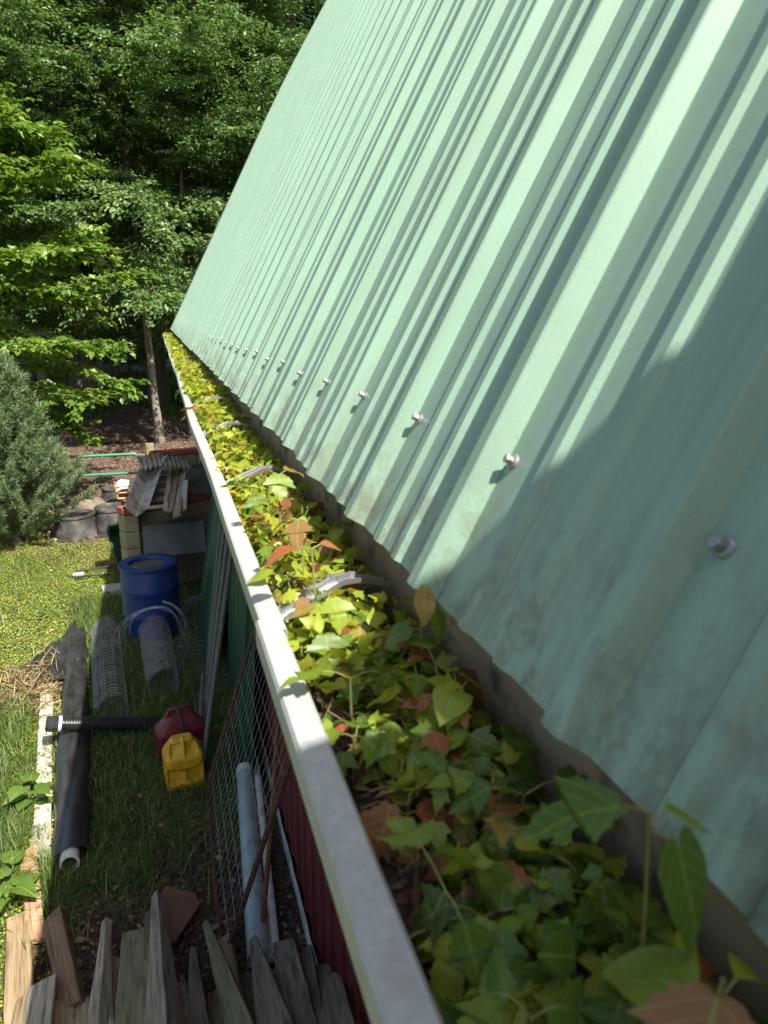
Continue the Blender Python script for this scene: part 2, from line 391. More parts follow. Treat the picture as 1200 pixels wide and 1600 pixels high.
MT['redbrick'] = simple('red_brick', (0.24, 0.055, 0.045), (0.38, 0.10, 0.08), 12, 0.8, 0.2, dirt=(0.15, 0.06, 0.05), dscale=9)
def groundmat():
    m, t, P, N, L = new_mat('ground_soil_and_turf')
    a = noise(N, L, coords(N, L), 0.8, 5, 0.65); b = noise(N, L, coords(N, L), 22, 5, 0.7)
    c = ramp(N, L, b, [(0.3, (0.030, 0.042, 0.010)), (0.52, (0.065, 0.090, 0.018)), (0.75, (0.13, 0.135, 0.04))]).outputs[0]
    s = ramp(N, L, a, [(0.52, (0, 0, 0)), (0.75, (0.8, 0.8, 0.8))]).outputs[0]
    c = mixc(N, L, s, c, (0.085, 0.066, 0.035))
    L.new(c, P.inputs['Base Color']); P.inputs['Roughness'].default_value = 0.95
    bump(N, L, P, b, 0.8, 0.03); return m
MT['ground'] = groundmat()
MT['mulch'] = simple('wood_chip_mulch', (0.045, 0.026, 0.018), (0.20, 0.125, 0.085), 30, 0.95, 1.0, bdist=0.03)
MT['darkmulch'] = simple('dark_mulch', (0.018, 0.011, 0.008), (0.09, 0.055, 0.038), 26, 0.95, 1.0, bdist=0.04)
MT['soil'] = simple('dark_soil', (0.022, 0.015, 0.010), (0.075, 0.05, 0.032), 25, 0.95, 1.0, bdist=0.03)
MT['straw'] = leafmat('dry_straw', [(0, (0.26, 0.18, 0.08)), (1, (0.55, 0.43, 0.24))], 0.1, 0.7)
MT['litter'] = leafmat('dead_leaf', [(0, (0.035, 0.022, 0.014)), (0.6, (0.13, 0.075, 0.04)), (1, (0.30, 0.20, 0.12))], 0.1, 0.7)
MT['chips'] = leafmat('wood_chip', [(0, (0.05, 0.028, 0.018)), (0.6, (0.17, 0.10, 0.065)), (1, (0.40, 0.28, 0.19))], 0.0, 0.85)
MT['lf_forest'] = leafmat('forest_leaf', [(0, (0.048, 0.10, 0.034)), (0.6, (0.105, 0.195, 0.055)), (1, (0.21, 0.31, 0.10))], 0.42, 0.42)
MT['lf_maple'] = leafmat('maple_leaf', [(0, (0.058, 0.115, 0.038)), (0.6, (0.12, 0.21, 0.062)), (1, (0.24, 0.335, 0.12))], 0.35, 0.42)
MT['lf_broad'] = leafmat('broad_leaf', [(0, (0.065, 0.135, 0.02)), (0.6, (0.15, 0.25, 0.035)), (1, (0.28, 0.38, 0.08))], 0.38, 0.40)
MT['needle'] = leafmat('pine_needle', [(0, (0.06, 0.11, 0.05)), (0.6, (0.145, 0.22, 0.09)), (1, (0.28, 0.35, 0.15))], 0.2, 0.5)
MT['clover'] = leafmat('clover_leaf', [(0, (0.14, 0.21, 0.02)), (0.6, (0.31, 0.37, 0.04)), (1, (0.54, 0.52, 0.14))], 0.3, 0.5)
MT['grass'] = leafmat('grass_blade', [(0, (0.045, 0.09, 0.015)), (0.6, (0.11, 0.175, 0.032)), (1, (0.29, 0.28, 0.10))], 0.3, 0.5)
MT['weed'] = leafmat('dock_leaf', [(0, (0.07, 0.16, 0.022)), (1, (0.14, 0.26, 0.04))], 0.35, 0.45, veins=True)
MT['seedling'] = leafmat('seedling_leaf', [(0, (0.05, 0.13, 0.022)), (0.25, (0.13, 0.25, 0.03)), (0.5, (0.36, 0.46, 0.03)), (0.68, (0.52, 0.49, 0.04)), (0.8, (0.36, 0.19, 0.07)), (1, (0.46, 0.085, 0.045))], 0.42, 0.4, veins=True)

# ------------------------------------------------------------------ ground
rng = np.random.default_rng(7); random.seed(7)
def sheet(name, pts, z, mat, kind='structure', **kw):
    mb = MB(); mb.add([(x, y, z) for x, y in pts], [tuple(range(len(pts)))])
    o = mb.build(name, mat, **kw); o['kind'] = kind; return o
g = MB(); g.add([(-400, -200, 0), (400, -200, 0), (400, 700, 0), (-400, 700, 0)], [(0, 1, 2, 3)])
tag(g.build('ground', MT['ground']), kind='structure')
def blobpoly(cx, cy, rx, ry, n=40, amp=0.12, seed=1):
    r = random.Random(seed); ph = [r.uniform(0, 6.28) for _ in range(4)]
    return [(cx+rx*math.cos(a)*(1+amp*math.sin(3*a+ph[0])+amp*.6*math.sin(7*a+ph[1])), cy+ry*math.sin(a)*(1+amp*math.sin(4*a+ph[2])+amp*.6*math.sin(9*a+ph[3]))) for a in [2*math.pi*i/n for i in range(n)]]
sheet('mulch_bed', blobpoly(-0.6, 15.9, 3.8, 4.9, seed=3), 0.004, MT['mulch'])
sheet('bare_soil', blobpoly(0.05, 3.4, 0.9, 1.0, seed=5), 0.004, MT['soil'])

def cards_stuff(name, pos, size, tint, mat, tilt=0.6, width=0.5, up=0.0, fold=0.12):
    N = len(pos)
    tan = rng.normal(size=(N, 3)); tan[:, 2] = tan[:, 2]*0.3+up
    nrm = np.tile(np.array([[0, 0, 1.0]]), (N, 1))+rng.normal(size=(N, 3))*tilt
    me = leaf_cards(name, pos, nrm, tan, size, tint, width, fold)
    return link_mesh(name, me, mat)
def leaf_stuff(name, pos, size, tint, mat, tilt=.6, up=0.0, lobed=False):
    N = len(pos); tan = rng.normal(size=(N, 3)); tan[:, 2] = tan[:, 2]*.35+up
    return link_mesh(name, leaf_cards2(pos, np.tile(np.array([[0, 0, 1.0]]), (N, 1))+rng.normal(size=(N, 3))*tilt, tan, size, tint, name, lobed=lobed), mat)
def noise2(x, y, s, seed=0):
    r = np.random.default_rng(seed); o = 0*x
    for k in range(5):
        a = r.uniform(0, 6.28); f = s*(1.7**k)/2; o = o+np.sin((x*math.cos(a)+y*math.sin(a))*f+r.uniform(0, 6.28))/(1.25**k)
    return o/2.5
# clover lawn on the sunny side, thinner in the barn's shade
N = 300000
y = rng.uniform(1.2, 13.5, N)**1.0; x = rng.uniform(-7.5, 0.5, N)
d = noise2(x, y, 3.0, 2)
lit = x < -0.75
keep = ((x > -0.215*y-0.9) | (rng.uniform(0, 1, N) < .3)) & (rng.uniform(0, 1, N) < np.where(lit, 1.0, 0.10)) & ~((y > 11.6+0.3*d) & (x > -1.9)) & ~((y < 4.2) & (x > -0.9) & (rng.uniform(0, 1, N) < 0.85))
x, y, d = x[keep], y[keep], d[keep]; N = len(x)
pos = np.stack([x, y, 0.012+0.03*rng.uniform(0, 1, N)**1.5+0.012*np.maximum(d, 0)], 1)
o = cards_stuff('clover_lawn', pos, rng.uniform(.012, .024, N), np.clip(rng.normal(.5, .15, N)+0.16*d, 0, 1), MT['clover'], 0.4, 0.9)
tag(o, kind='stuff')
# grass blades: (density per strip)
def blades(name, x, y, h, tint, mat, lean=0.5, wid=0.05):
    N = len(x)
    a = rng.uniform(0, 6.28, N); ln = rng.uniform(0.1, 1.0, N)*lean
    dirv = np.stack([np.cos(a)*ln, np.sin(a)*ln, np.ones(N)], 1); dirv = unit(dirv)
    side = unit(np.stack([-np.sin(a), np.cos(a), np.zeros(N)], 1))*(h*wid)[:, None]
    b = np.stack([x, y, np.zeros(N)], 1)
    mid = b+dirv*(h*0.55)[:, None]
    tip = b+dirv*(h*0.95)[:, None]+np.stack([np.cos(a)*h*0.35*ln, np.sin(a)*h*0.35*ln, -h*0.12*ln], 1)
    V = np.stack([b-side, b+side, mid+side*.7, mid-side*.7, tip], 1).reshape(-1, 3)
    i = np.arange(N)[:, None]*5
    F = np.concatenate([i+np.array([[0, 1, 2]]), i+np.array([[0, 2, 3]]), i+np.array([[3, 2, 4]])], 1).reshape(-1, 3)
    return link_mesh(name, np_mesh(name, V, F, np.repeat(tint, 3)), mat)
def patch(n, cx, cy, rx, ry): return cx+rng.normal(size=n)*rx, cy+rng.normal(size=n)*ry
N = 52000
x = rng.uniform(-1.15, 0.35, N); y = rng.uniform(3.6, 9.0, N)
k = rng.uniform(0, 1, N) < np.clip(0.45+0.6*noise2(x, y, 4, 5), 0.05, 1)*np.where(y < 4.0, 0.35, 1); x, y = x[k], y[k]
xs, ys = [x], [y]
for (u, v, n, rx, ry) in ((60, 940, 420, .5, 1.0), (120, 880, 260, .35, .7), (40, 880, 260, .4, .6), (15, 1320, 5200, .13, .3), (30, 1130, 1800, .25, .3), (85, 1385, 1500, .06, .22), (130, 1010, 900, .1, .5), (20, 1200, 900, .2, .2), (100, 1180, 900, .05, .5)):
    c = gp(u, v); a, b = patch(n, c.x, c.y, rx, ry); xs.append(a); ys.append(b)
x = np.concatenate(xs); y = np.concatenate(ys)
hh = np.clip(rng.normal(.11, .04, len(x))+0.035*noise2(x, y, 3, 9)+.06*(x < -1.25), .04, .27)
def off_boards(x, y):
    k = np.ones(len(x), bool)
    for (a, b, w_) in (((74, 1066), (66, 1288), .075), ((66, 1286), (63, 1345), .085), ((44, 1330), (57, 1470), .06), ((29, 1432), (30, 1640), .08), ((121, 995), (109, 1340), .10)):
        A, B = gp(*a), gp(*b); d = np.array([B.x-A.x, B.y-A.y]); t = np.clip(((x-A.x)*d[0]+(y-A.y)*d[1])/(d@d), 0, 1)
        dist = np.hypot(x-A.x-t*d[0], y-A.y-t*d[1]); k &= (dist > w_) | (rng.uniform(0, 1, len(x)) < .06)
    return k
k = off_boards(x, y); x, y, hh = x[k], y[k], hh[k]
tag(blades('long_grass', x, y, hh, np.clip(rng.normal(.45, .22, len(x)), 0, 1), MT['grass'], 1.3, 0.022), kind='stuff')
# woodland floor grass, far and sparse
N = 50000
y = rng.uniform(22.5, 46, N); x = rng.uniform(-0.2, 0.14, N)*y
k = ~((((x+0.6)/3.4)**2+((y-15.2)/3.8)**2) < 1); x, y = x[k], y[k]
tag(blades('woodland_grass', x, y, rng.uniform(.12, .3, len(x)), np.clip(rng.normal(.5, .2, len(x)), 0, 1), MT['grass'], 1.2, 0.08), kind='stuff')
# wood chips on the mulch bed
N = 16000
x = rng.uniform(-3.6, 2.4, N); y = rng.uniform(11.2, 20.8, N); k = (((x+0.6)/3.7)**2+((y-15.9)/4.8)**2) < 1
x, y = x[k], y[k]; N = len(x)
tag(cards_stuff('mulch_chips', np.stack([x, y, rng.uniform(.006, .03, N)], 1), rng.uniform(.03, .09, N), np.clip(rng.normal(.55, .25, N), 0, 1), MT['chips'], 0.8, 0.4, 0.1, 0.0), kind='stuff')
# dead leaves and scraps on the bare soil by the planks
N = 5200
x, y = rng.uniform(-0.95, 0.55, N), rng.uniform(2.4, 4.6, N); k = rng.uniform(0, 1, N) < np.clip(1.25-(y-2.6)*.55, .05, 1); x, y = x[k], y[k]; N = len(x)
tag(cards_stuff('dead_leaves', np.stack([x, y, rng.uniform(.006, .03, N)], 1), rng.uniform(.02, .055, N), np.clip(rng.normal(.5, .25, N), 0, 1), MT['litter'], 0.7, 0.6), kind='stuff')
N = 420
x, y = rng.uniform(-2.4, 0.2, N), rng.uniform(3.5, 11, N)
tag(cards_stuff('fallen_leaves', np.stack([x, y, rng.uniform(.03, .06, N)], 1), rng.uniform(.03, .075, N), np.clip(rng.normal(.75, .2, N), 0, 1), MT['litter'], 0.6, 0.6), kind='stuff')
# straw
c = gp(55, 1075); N = 1900
x, y = patch(N, c.x-.05, c.y-.05, .19, .22)
tag(cards_stuff('straw', np.stack([x, y, rng.uniform(.01, .06, N)], 1), rng.uniform(.10, .26, N), rng.uniform(0, 1, N), MT['straw'], 0.6, 0.03, 0.12, 0.0), kind='stuff')

# ------------------------------------------------------------------ barn
BY0, BY1 = -3.2, 11.45
PIT = 0.2286; SCR0 = 0.2895; RL = 6.4
barn = thing('barn', (2.9, 4.1, 0), 'red barn with a steep pale green ribbed metal roof and a galvanised gutter', 'barn')
prof = []
k0 = int(math.floor((BY0-SCR0)/PIT)); k1 = int(math.ceil((BY1-SCR0)/PIT))
for k in range(k0, k1):
    s = SCR0+k*PIT
    seam = (k-1) % 4 == 0
    e = 0.0014 if seam else 0.0
    seq = [(0.0085, 0), (0.012, e), (0.0208, 0.0162+e), (0.0220, 0.0174+e), (0.0362, 0.0174+e), (0.0374, 0.0164+e), (0.0475, e), (0.0500, 0),
           (0.1070, 0), (0.1120, 0.0052), (0.1225, 0.0052), (0.1280, 0), (0.1670, 0), (0.1720, 0.0052), (0.1825, 0.0052), (0.1880, 0)]
    if seam: seq[0] = (0.0117, 0)
    prof += [(s+a, h) for a, h in seq]
prof = [(yy, h) for yy, h in prof if BY0 <= yy <= BY1]
us = [0.0, 0.5, 1.2, 2.2, 3.2, 3.6, 4.0, 4.4, 4.8, 5.4, RL]
def bow(u): return -0.036*max(0, u-3.2)**1.6
def roofpt(y, u, h):
    h = h+bow(u)
    return (EX+UX*u+NX*h, y, EZ+UZ*u+NZ*h)
V = []; F = []
m = len(prof); jit = {}
rj = random.Random(4)
for iu, u in enumerate(us):
    for (yy, h) in prof:
        k = int((yy-SCR0)/(PIT*4)); jit.setdefault(k, rj.uniform(-.004, .004))
        V.append(roofpt(yy, u+(jit[k] if iu == 0 else 0), h))
for i in range(len(us)-1):
    for j in range(m-1): F.append((i*m+j, i*m+j+1, (i+1)*m+j+1, (i+1)*m+j))
mb = MB(); mb.v, mb.f = V, F
roof = mb.build('roof', MT['roof'], barn); solid(roof, 0.0012, -1)
RXT, RZT = roofpt(0, RL, 0)[0], roofpt(0, RL, 0)[2]
mb = MB(); mb.add([(RXT, BY0, RZT), (RXT, BY1, RZT), (2*RXT-EX, BY1, EZ), (2*RXT-EX, BY0, EZ)], [(0, 1, 2, 3)])
solid(mb.build('roof', MT['roof'], barn), 0.03, 1)
mb = MB(); mb.tube([(RXT, BY0, RZT-.02), (RXT, BY1, RZT-.02)], 0.07, 8); mb.build('ridge_cap', MT['roof'], barn)
# rake trim at the far gable
mb = MB(); P0 = [Vector(roofpt(BY1+0.012, u, -0.02)) for u in us]
for a, b in zip(P0[:-1], P0[1:]):
    n_ = Vector((NX, 0, NZ))*0.05; q = Vector((0, 0.02, 0))
    mb.add([a+n_*.9, b+n_*.9, b-n_, a-n_, a+n_*.9+q, b+n_*.9+q, b-n_+q, a-n_+q], [(0,1,2,3),(7,6,5,4),(0,4,5,1),(3,2,6,7)])
mb.build('rake_trim', MT['dark_trim'], barn)
# screws: hex washer heads in the flat beside each rib
def screw(y, u, name='roof_screw', sc=1.0, mat=None):
    n_ = Vector((NX, 0, NZ)); o = Vector(roofpt(y, u, 0.0004)); sd = Vector((0, 1, 0)); upv = Vector((UX, 0, UZ))
    M = Matrix((sd, upv, n_)).transposed()
    mb = MB()
    mb.lathe([(0.0, 0.0), (0.0072*sc, 0.0), (0.0074*sc, 0.0016), (0.0066*sc, 0.0026), (0.0046*sc, 0.0034)], o, 16, M)
    mb.lathe([(0.0046*sc, 0.0033), (0.0046*sc, 0.0082), (0.0040*sc, 0.0092), (0.0, 0.0094)], o, 6, M)
    return mb.build(name, mat or MT['screw'], roof)
for k in range(0, 42):
    yy = SCR0+k*PIT+random.uniform(-.003, .003)
    if yy < BY1-0.1: screw(yy, 0.1257+random.uniform(-.006, .006), sc=.84)
for k in range(2, 30): screw(SCR0+k*PIT+random.uniform(-.003, .003), 2.55+random.uniform(-.012, .012), mat=MT['rubber'])
# walls
WX = 0.57; FZ = EZ-0.16
mb = MB(); pr = []
yy = BY0+0.3
while yy < BY1-0.3:
    pr += [(yy, 0), (yy+.15, 0), (yy+.165, .014), (yy+.195, .014), (yy+.21, 0)]; yy += 0.2286
for z in (0.10, FZ+0.02): mb.v += [(WX-h, q, z) for q, h in pr]
mb.f = [(i, i+1, len(pr)+i+1, len(pr)+i) for i in range(len(pr)-1)]
mb.build('wall', MT['red_wall'], barn)
XB = 2*RXT-WX
for yy in (BY0+.3, BY1-.3):
    mb = MB(); mb.add([(WX, yy, 0), (XB, yy, 0), (XB, yy, FZ), (RXT, yy, RZT-.15), (WX, yy, FZ)], [(0, 1, 2, 3, 4)]); mb.build('gable_wall', MT['red_wall'], barn)
mb = MB(); mb.add([(XB, BY0+.3, 0), (XB, BY1-.3, 0), (XB, BY1-.3, FZ), (XB, BY0+.3, FZ)], [(0, 1, 2, 3)]); mb.build('rear_wall', MT['red_wall'], barn)
# ragged white base strip
mb = MB(); r_ = random.Random(3); n_ = 110
ys_ = [BY0+.3+(BY1-BY0-.6)*i/n_ for i in range(n_+1)]
top = [(WX-.022-r_.uniform(0, .006), yy, .10+r_.uniform(-.006, .018)) for yy in ys_]; bot = [(WX-.024-r_.uniform(0, .012), yy, 0.006) for yy in ys_]
mb.v = top+bot; mb.f = [(i, i+1, n_+2+i, n_+1+i) for i in range(n_)]
solid(mb.build('base_trim', MT['white_trim'], barn), 0.004, 0)
# fascia and soffit
mb = MB(); mb.box((0.2285+.012, (BY0+BY1)/2, EZ-0.095), (0.024, BY1-BY0, 0.17)); bevel(mb.build('fascia_board', MT['fascia'], barn), .002)
mb = MB(); mb.box(((0.253+WX)/2, (BY0+BY1)/2, EZ-0.17), (WX-0.253-.002, BY1-BY0, 0.012)); mb.build('soffit', MT['fascia'], barn)
# gutter: K-style section, lip folded over, two lengths that overlap, end cap, strap hangers
GL = H-0.28
def gprof(o):        # o: outward offset of the overlapping length
    return [(0.093-o, GL-.013), (0.092, GL-.001), (0.0895, GL+o), (0.0735-o, GL+o), (0.0715-o, GL-.001), (0.0715-o, GL-.022), (0.0745-o, GL-.027), (0.084-o, GL-.036),
            (0.094-o, GL-.052), (0.101-o, GL-.074), (0.104-o, GL-.092-o), (0.2125, GL-.092-o), (0.2155, GL-.088), (0.2155, GL-.055)]
gut = MB(); gut.sweep(gprof(0), 0.640, BY1-0.15, steps=60)
gr = random.Random(11)
gut.v = [(x+0.0025*math.sin(y*2.1)+0.0015*math.sin(y*5.3), y, z+0.002*math.sin(y*1.7)) for x, y, z in gut.v]
gutter = gut.build('gutter', MT['galv'], barn); solid(gutter, 0.0011, 0)
gut = MB(); gut.sweep(gprof(0.0022), BY0+.2, 0.665, steps=12); gs = gut.build('gutter_section', MT['galv'], gutter); solid(gs, 0.0011, 0)
ec = MB(); q = gprof(0)[2:]; yy = BY1-0.15
ec.v = [(x, yy, z) for x, z in q]+[(x, yy+.003, z) for x, z in q]; nq = len(q)
ec.f = [tuple(range(nq)), tuple(range(2*nq-1, nq-1, -1))]+[(i, (i+1) % nq, nq+(i+1) % nq, nq+i) for i in range(nq)]
ec.build('end_cap', MT['galv'], gutter)
hy = 0.685
while hy < BY1-.3:
    sk = 0.055                                      # hangers run a little askew, further along at the fascia
    a = Vector((0.0935, hy, GL-.006)); b = Vector((0.158, hy+sk*.55, GL+.014)); c = Vector((0.176, hy+sk*.7, GL+.012)); d_ = Vector((0.2145, hy+sk, GL-.002))
    mb = MB()
    for p, q in ((a, b), (b, c), (c, d_)):
        s_, t_, u_ = frame(q-p)
        pr = [(-.0125, 0), (-.0125, .005), (-.0100, .005), (-.0085, .0012), (-.0025, .0012), (-.0015, .006), (.0015, .006), (.0025, .0012), (.0085, .0012), (.0100, .005), (.0125, .005), (.0125, 0)]
        vs = [p+s_*x+u_*z for x, z in pr]+[q+s_*x+u_*z for x, z in pr]; n_ = len(pr)
        mb.add(vs, [(i, (i+1) % n_, n_+(i+1) % n_, n_+i) for i in range(n_)]+[tuple(range(n_-1, -1, -1)), tuple(range(n_, 2*n_))])
    hg = mb.build('hanger', MT['alu'], gutter)
    mb = MB(); s_, t_, u_ = frame(c-b); pc = c+u_*.004
    mb.tube([pc-u_*.001, pc+u_*.004], .0045, 6); mb.build('hanger_bolt', MT['screw'], hg)
    hy += 0.6

# ------------------------------------------------------------------ seedlings filling the gutter
OUT = {'maple': [(0, 0), (.09, -.045), (.20, .0), (.25, .08), (.33, .10), (.35, .19), (.45, .24), (.46, .33), (.58, .45), (.47, .43), (.42, .47), (.34, .43), (.27, .47), (.21, .475), (.25, .55), (.235, .60), (.30, .65), (.22, .68), (.21, .76), (.14, .80), (.09, .89), (0, 1)],
       'heart': [(0, .06), (.06, -.03), (.17, -.06), (.31, .0), (.41, .14), (.44, .30), (.39, .47), (.29, .64), (.17, .80), (.06, .93), (0, 1)],
       'ovate': [(0, 0), (.10, .05), (.20, .16), (.27, .31), (.29, .46), (.25, .62), (.15, .80), (.05, .93), (0, 1)]}
def leaf_geo(kind, base, d, nrm, L, rr, V, F, UV, T, tint):
    d = d.normalized(); s = d.cross(nrm).normalized(); n_ = s.cross(d)
    oc = OUT[kind]; fold = rr.uniform(.05, .4); droop = rr.uniform(.1, .45); wav = rr.uniform(.01, .05); ph = rr.uniform(0, 6); wsc = rr.uniform(.85, 1.12)
    b = len(V); ymid = []; cur = 0.0
    for x, y in oc: cur = max(cur, min(1, y)); ymid.append(max(0.0, cur))
    def put(x, y):
        z = fold*abs(x) - droop*max(0, y)**2 - .25*x*x + wav*math.sin(9*y+ph+6*abs(x))
        V.append(base+(s*(x*wsc)+d*y+n_*z)*L)
    n = len(oc)
    for (x, y), ym in zip(oc, ymid): put(0, ym)
    for x, y in oc: put(x, y)
    for x, y in oc: put(-x, y)
    for i in range(n-1):
        for sg in (1, 2):
            q = (b+i, b+n*sg+i, b+n*sg+i+1, b+i+1) if sg == 1 else (b+i, b+i+1, b+n*sg+i+1, b+n*sg+i)
            xy = {b+i: (0, ymid[i]), b+i+1: (0, ymid[i+1])}
            for kx in (i, i+1): xy[b+n*sg+kx] = (oc[kx][0], oc[kx][1])
            F.append(q); UV += [xy[j] for j in q]; T.append(tint)
def seedling_meshes(idx, kind, tmean, tsd, Ht, npair, Lf, seed):
    rr = random.Random(seed); V, F, UV, T = [], [], [], []
    mb = MB(); pts = [Vector((0, 0, 0))]; ang = rr.uniform(0, 6.28)
    dx, dy = rr.uniform(-.25, .25), rr.uniform(-.25, .25)
    for i in range(1, 5): pts.append(Vector((dx*Ht*(i/4)**1.5, dy*Ht*(i/4)**1.5, Ht*i/4)))
    mb.tube(pts, [.0013, .0012, .0011, .001, .0008], 5)
    for p in range(npair):
        f = (p+1)/npair; z = f*.999
        i = min(3, int(z*4)); pt = pts[i].lerp(pts[i+1], z*4-i)
        for side in (0, 1):
            a = ang+p*1.57+side*math.pi+rr.uniform(-.4, .4)
            el = rr.uniform(-.15, .55); pl = rr.uniform(.25, .65)*Lf
            pd = Vector((math.cos(a), math.sin(a), el+.25)).normalized(); q = pt+pd*pl
            mb.tube([pt, pt.lerp(q, .5)+Vector((0, 0, .002)), q], [.0007, .0006, .0005], 4, caps=False)
            ld = Vector((math.cos(a), math.sin(a), rr.uniform(-.9, .15))); nr = Vector((rr.uniform(-.35, .35), rr.uniform(-.35, .35), 1))
            L = Lf*rr.uniform(.7, 1.15)*(.75+.35*f)
            leaf_geo(kind, q, ld, nr, L, rr, V, F, UV, T, min(1, max(0, rr.gauss(tmean, tsd))))
    st = mb.mesh('stem')
    me = np_mesh('foliage', np.array([tuple(v) for v in V]), np.array(F), np.array(T), np.array(UV))
    me.polygons.foreach_set('use_smooth', [True]*len(me.polygons))
    st.materials.append(MT['stemgreen']); me.materials.append(MT['seedling'])
    return st, me
GRP = 'seedlings growing in the clogged gutter'
KINDS = []
spec = [('heart', .50, .10, 'yellow green heart leaved seedling crowded among others in the gutter'), ('maple', .52, .12, 'lime green lobed maple seedling crowded among others in the gutter'),
        ('maple', .86, .10, 'maple seedling with reddish bronze young leaves in the gutter'), ('ovate', .56, .10, 'pale yellow green oval leaved seedling in the gutter bed'),
        ('maple', .20, .10, 'dark green lobed maple seedling in the gutter bed')]
for i, (kd, tm, ts, lab) in enumerate(spec):
    for v in range(4):
        KINDS.append((i, lab, seedling_meshes(i, kd, tm, ts, random.uniform(.030, .060), random.choice((2, 2, 3)), {'heart': .030, 'maple': .042, 'ovate': .028}[kd], 100+i*10+v)))
def place_seedling(knd, x, y, z, sc, rz, label=None, group=GRP):
    i, lab, (st, me) = knd
    o = bpy.data.objects.new('seedling', st); COL.objects.link(o); f = bpy.data.objects.new('foliage', me); COL.objects.link(f); f.parent = o
    o.location = (x, y, z); o.rotation_euler = (random.uniform(-.2, .2), random.uniform(-.2, .2), rz); o.scale = (sc,)*3
    return tag(o, label or lab, 'seedling', group)
BED = GL-0.040
cnt = 0
while cnt < 290:
    y = 0.06+3.3*random.random()**1.25; x = random.uniform(.098, .205)
    wt = [3, 7, 2.6, 3, 1.0] if y > .62 else [2, 4, 2.2, 1.2, 6]  # shaded near stretch favours the dark green kind, so shade is partly colour
    hd = (y-.685-.027-(x-.10)*.45) % 0.6
    if y > .5 and (hd < .018 or hd > .565) and random.random() < .85: continue
    i = random.choices(range(5), wt)[0]
    if y < .62 and x < .12 and random.random() < .5: continue
    if .33 < y < .50 and x < .15 and random.random() < .4: continue
    place_seedling(KINDS[i*4+random.randrange(4)], x, y, BED+.001, random.uniform(.5, .88)*(1.12 if y < .6 else 1), random.uniform(0, 6.28)); cnt += 1
# the bed of rotted leaves and the uncountable far growth
mb = MB(); n_ = 300
for j in range(n_+1):
    yy = BY0+.25+(BY1-BY0-.42)*j/n_
    for x in (.1045, .13, .155, .18, .213): mb.v.append((x, yy, BED+random.uniform(-.008, .006)))
mb.f = [(j*5+i, j*5+i+1, j*5+6+i, j*5+5+i) for j in range(n_) for i in range(4)]
tag(mb.build('gutter_mulch', MT['soil'], smooth=True), kind='stuff')
N = 9000; y = rng.uniform(0.0, 5.0, N); x = rng.uniform(.102, .212, N)
tag(cards_stuff('rotting_leaf_litter', np.stack([x, y, BED+rng.uniform(.001, .012, N)], 1), rng.uniform(.006, .022, N), np.clip(rng.normal(.5, .25, N), 0, 1), MT['litter'], 0.7, 0.4), kind='stuff')
N = 24000; y = 2.2+(BY1-.22-2.2)*rng.uniform(0, 1, N)**1.15; x = rng.uniform(.098, .205, N)
k = (y > 3.3) | (rng.uniform(0, 1, N) < (y-2.2)/1.1); x, y = x[k], y[k]; N = len(x)
k = (((y-.685-.027-(x-.10)*.45) % 0.6) > .03) | (rng.uniform(0, 1, N) < np.where(y > 2.4, .9, .3)); x, y = x[k], y[k]; N = len(x)
z = BED+.015+.058*rng.uniform(0, 1, N)**.8*(0.75+0.35*noise2(y, 0*y, 6, 4))
tt = np.clip(rng.normal(.52, .10, N), 0, 1); tt = np.where(rng.uniform(0, 1, N) < .10, rng.uniform(.75, .95, N), tt)
tag(leaf_stuff('seedling_carpet', np.stack([x, y, z], 1), rng.uniform(.018, .038, N), tt, MT['seedling'], 0.6, -0.25, True), kind='stuff')
# low creeping growth between the near seedlings
N = 6500; y = 0.05+3.9*rng.uniform(0, 1, N); x = rng.uniform(.100, .210, N)
k = ((y > .5) | (x > .125)) & ~((y > .33) & (y < .5) & (x < .15) & (rng.uniform(0, 1, N) < .35)); x, y = x[k], y[k]; N = len(x)
tc_ = np.clip(rng.normal(0, .13, N)+np.where(y < .55, .32, .48), 0, .74); tc_ = np.where(rng.uniform(0, 1, N) < .09, rng.uniform(.76, 1, N), tc_)  # shade put into the leaf tint: near, shadowed stretch turned darker green
tag(leaf_stuff('creeping_weeds', np.stack([x, y, BED+.004+.05*rng.uniform(0, 1, N)**1.4], 1), rng.uniform(.011, .025, N), tc_, MT['seedling'], 0.75, -.2, True), kind='stuff')
mb = MB()
for i in range(150):
    yv = random.uniform(.18, 1.6) if i > 70 else random.uniform(.3, .55); p = Vector((random.uniform(.106, .20), yv, BED+random.uniform(.004, .02))); a = random.uniform(0, 6.28); L = random.uniform(.015, .06)
    q = p+Vector((math.cos(a)*L*.5, math.sin(a)*L, random.uniform(-.004, .014))); q.x = min(.205, max(.105, q.x)); mb.tube([p, p.lerp(q, .5)+Vector((.002, 0, .003)), q], [.0011, .0009, .0006], 4, caps=False)
tag(mb.build('dry_twigs', MT['twig']), kind='stuff')
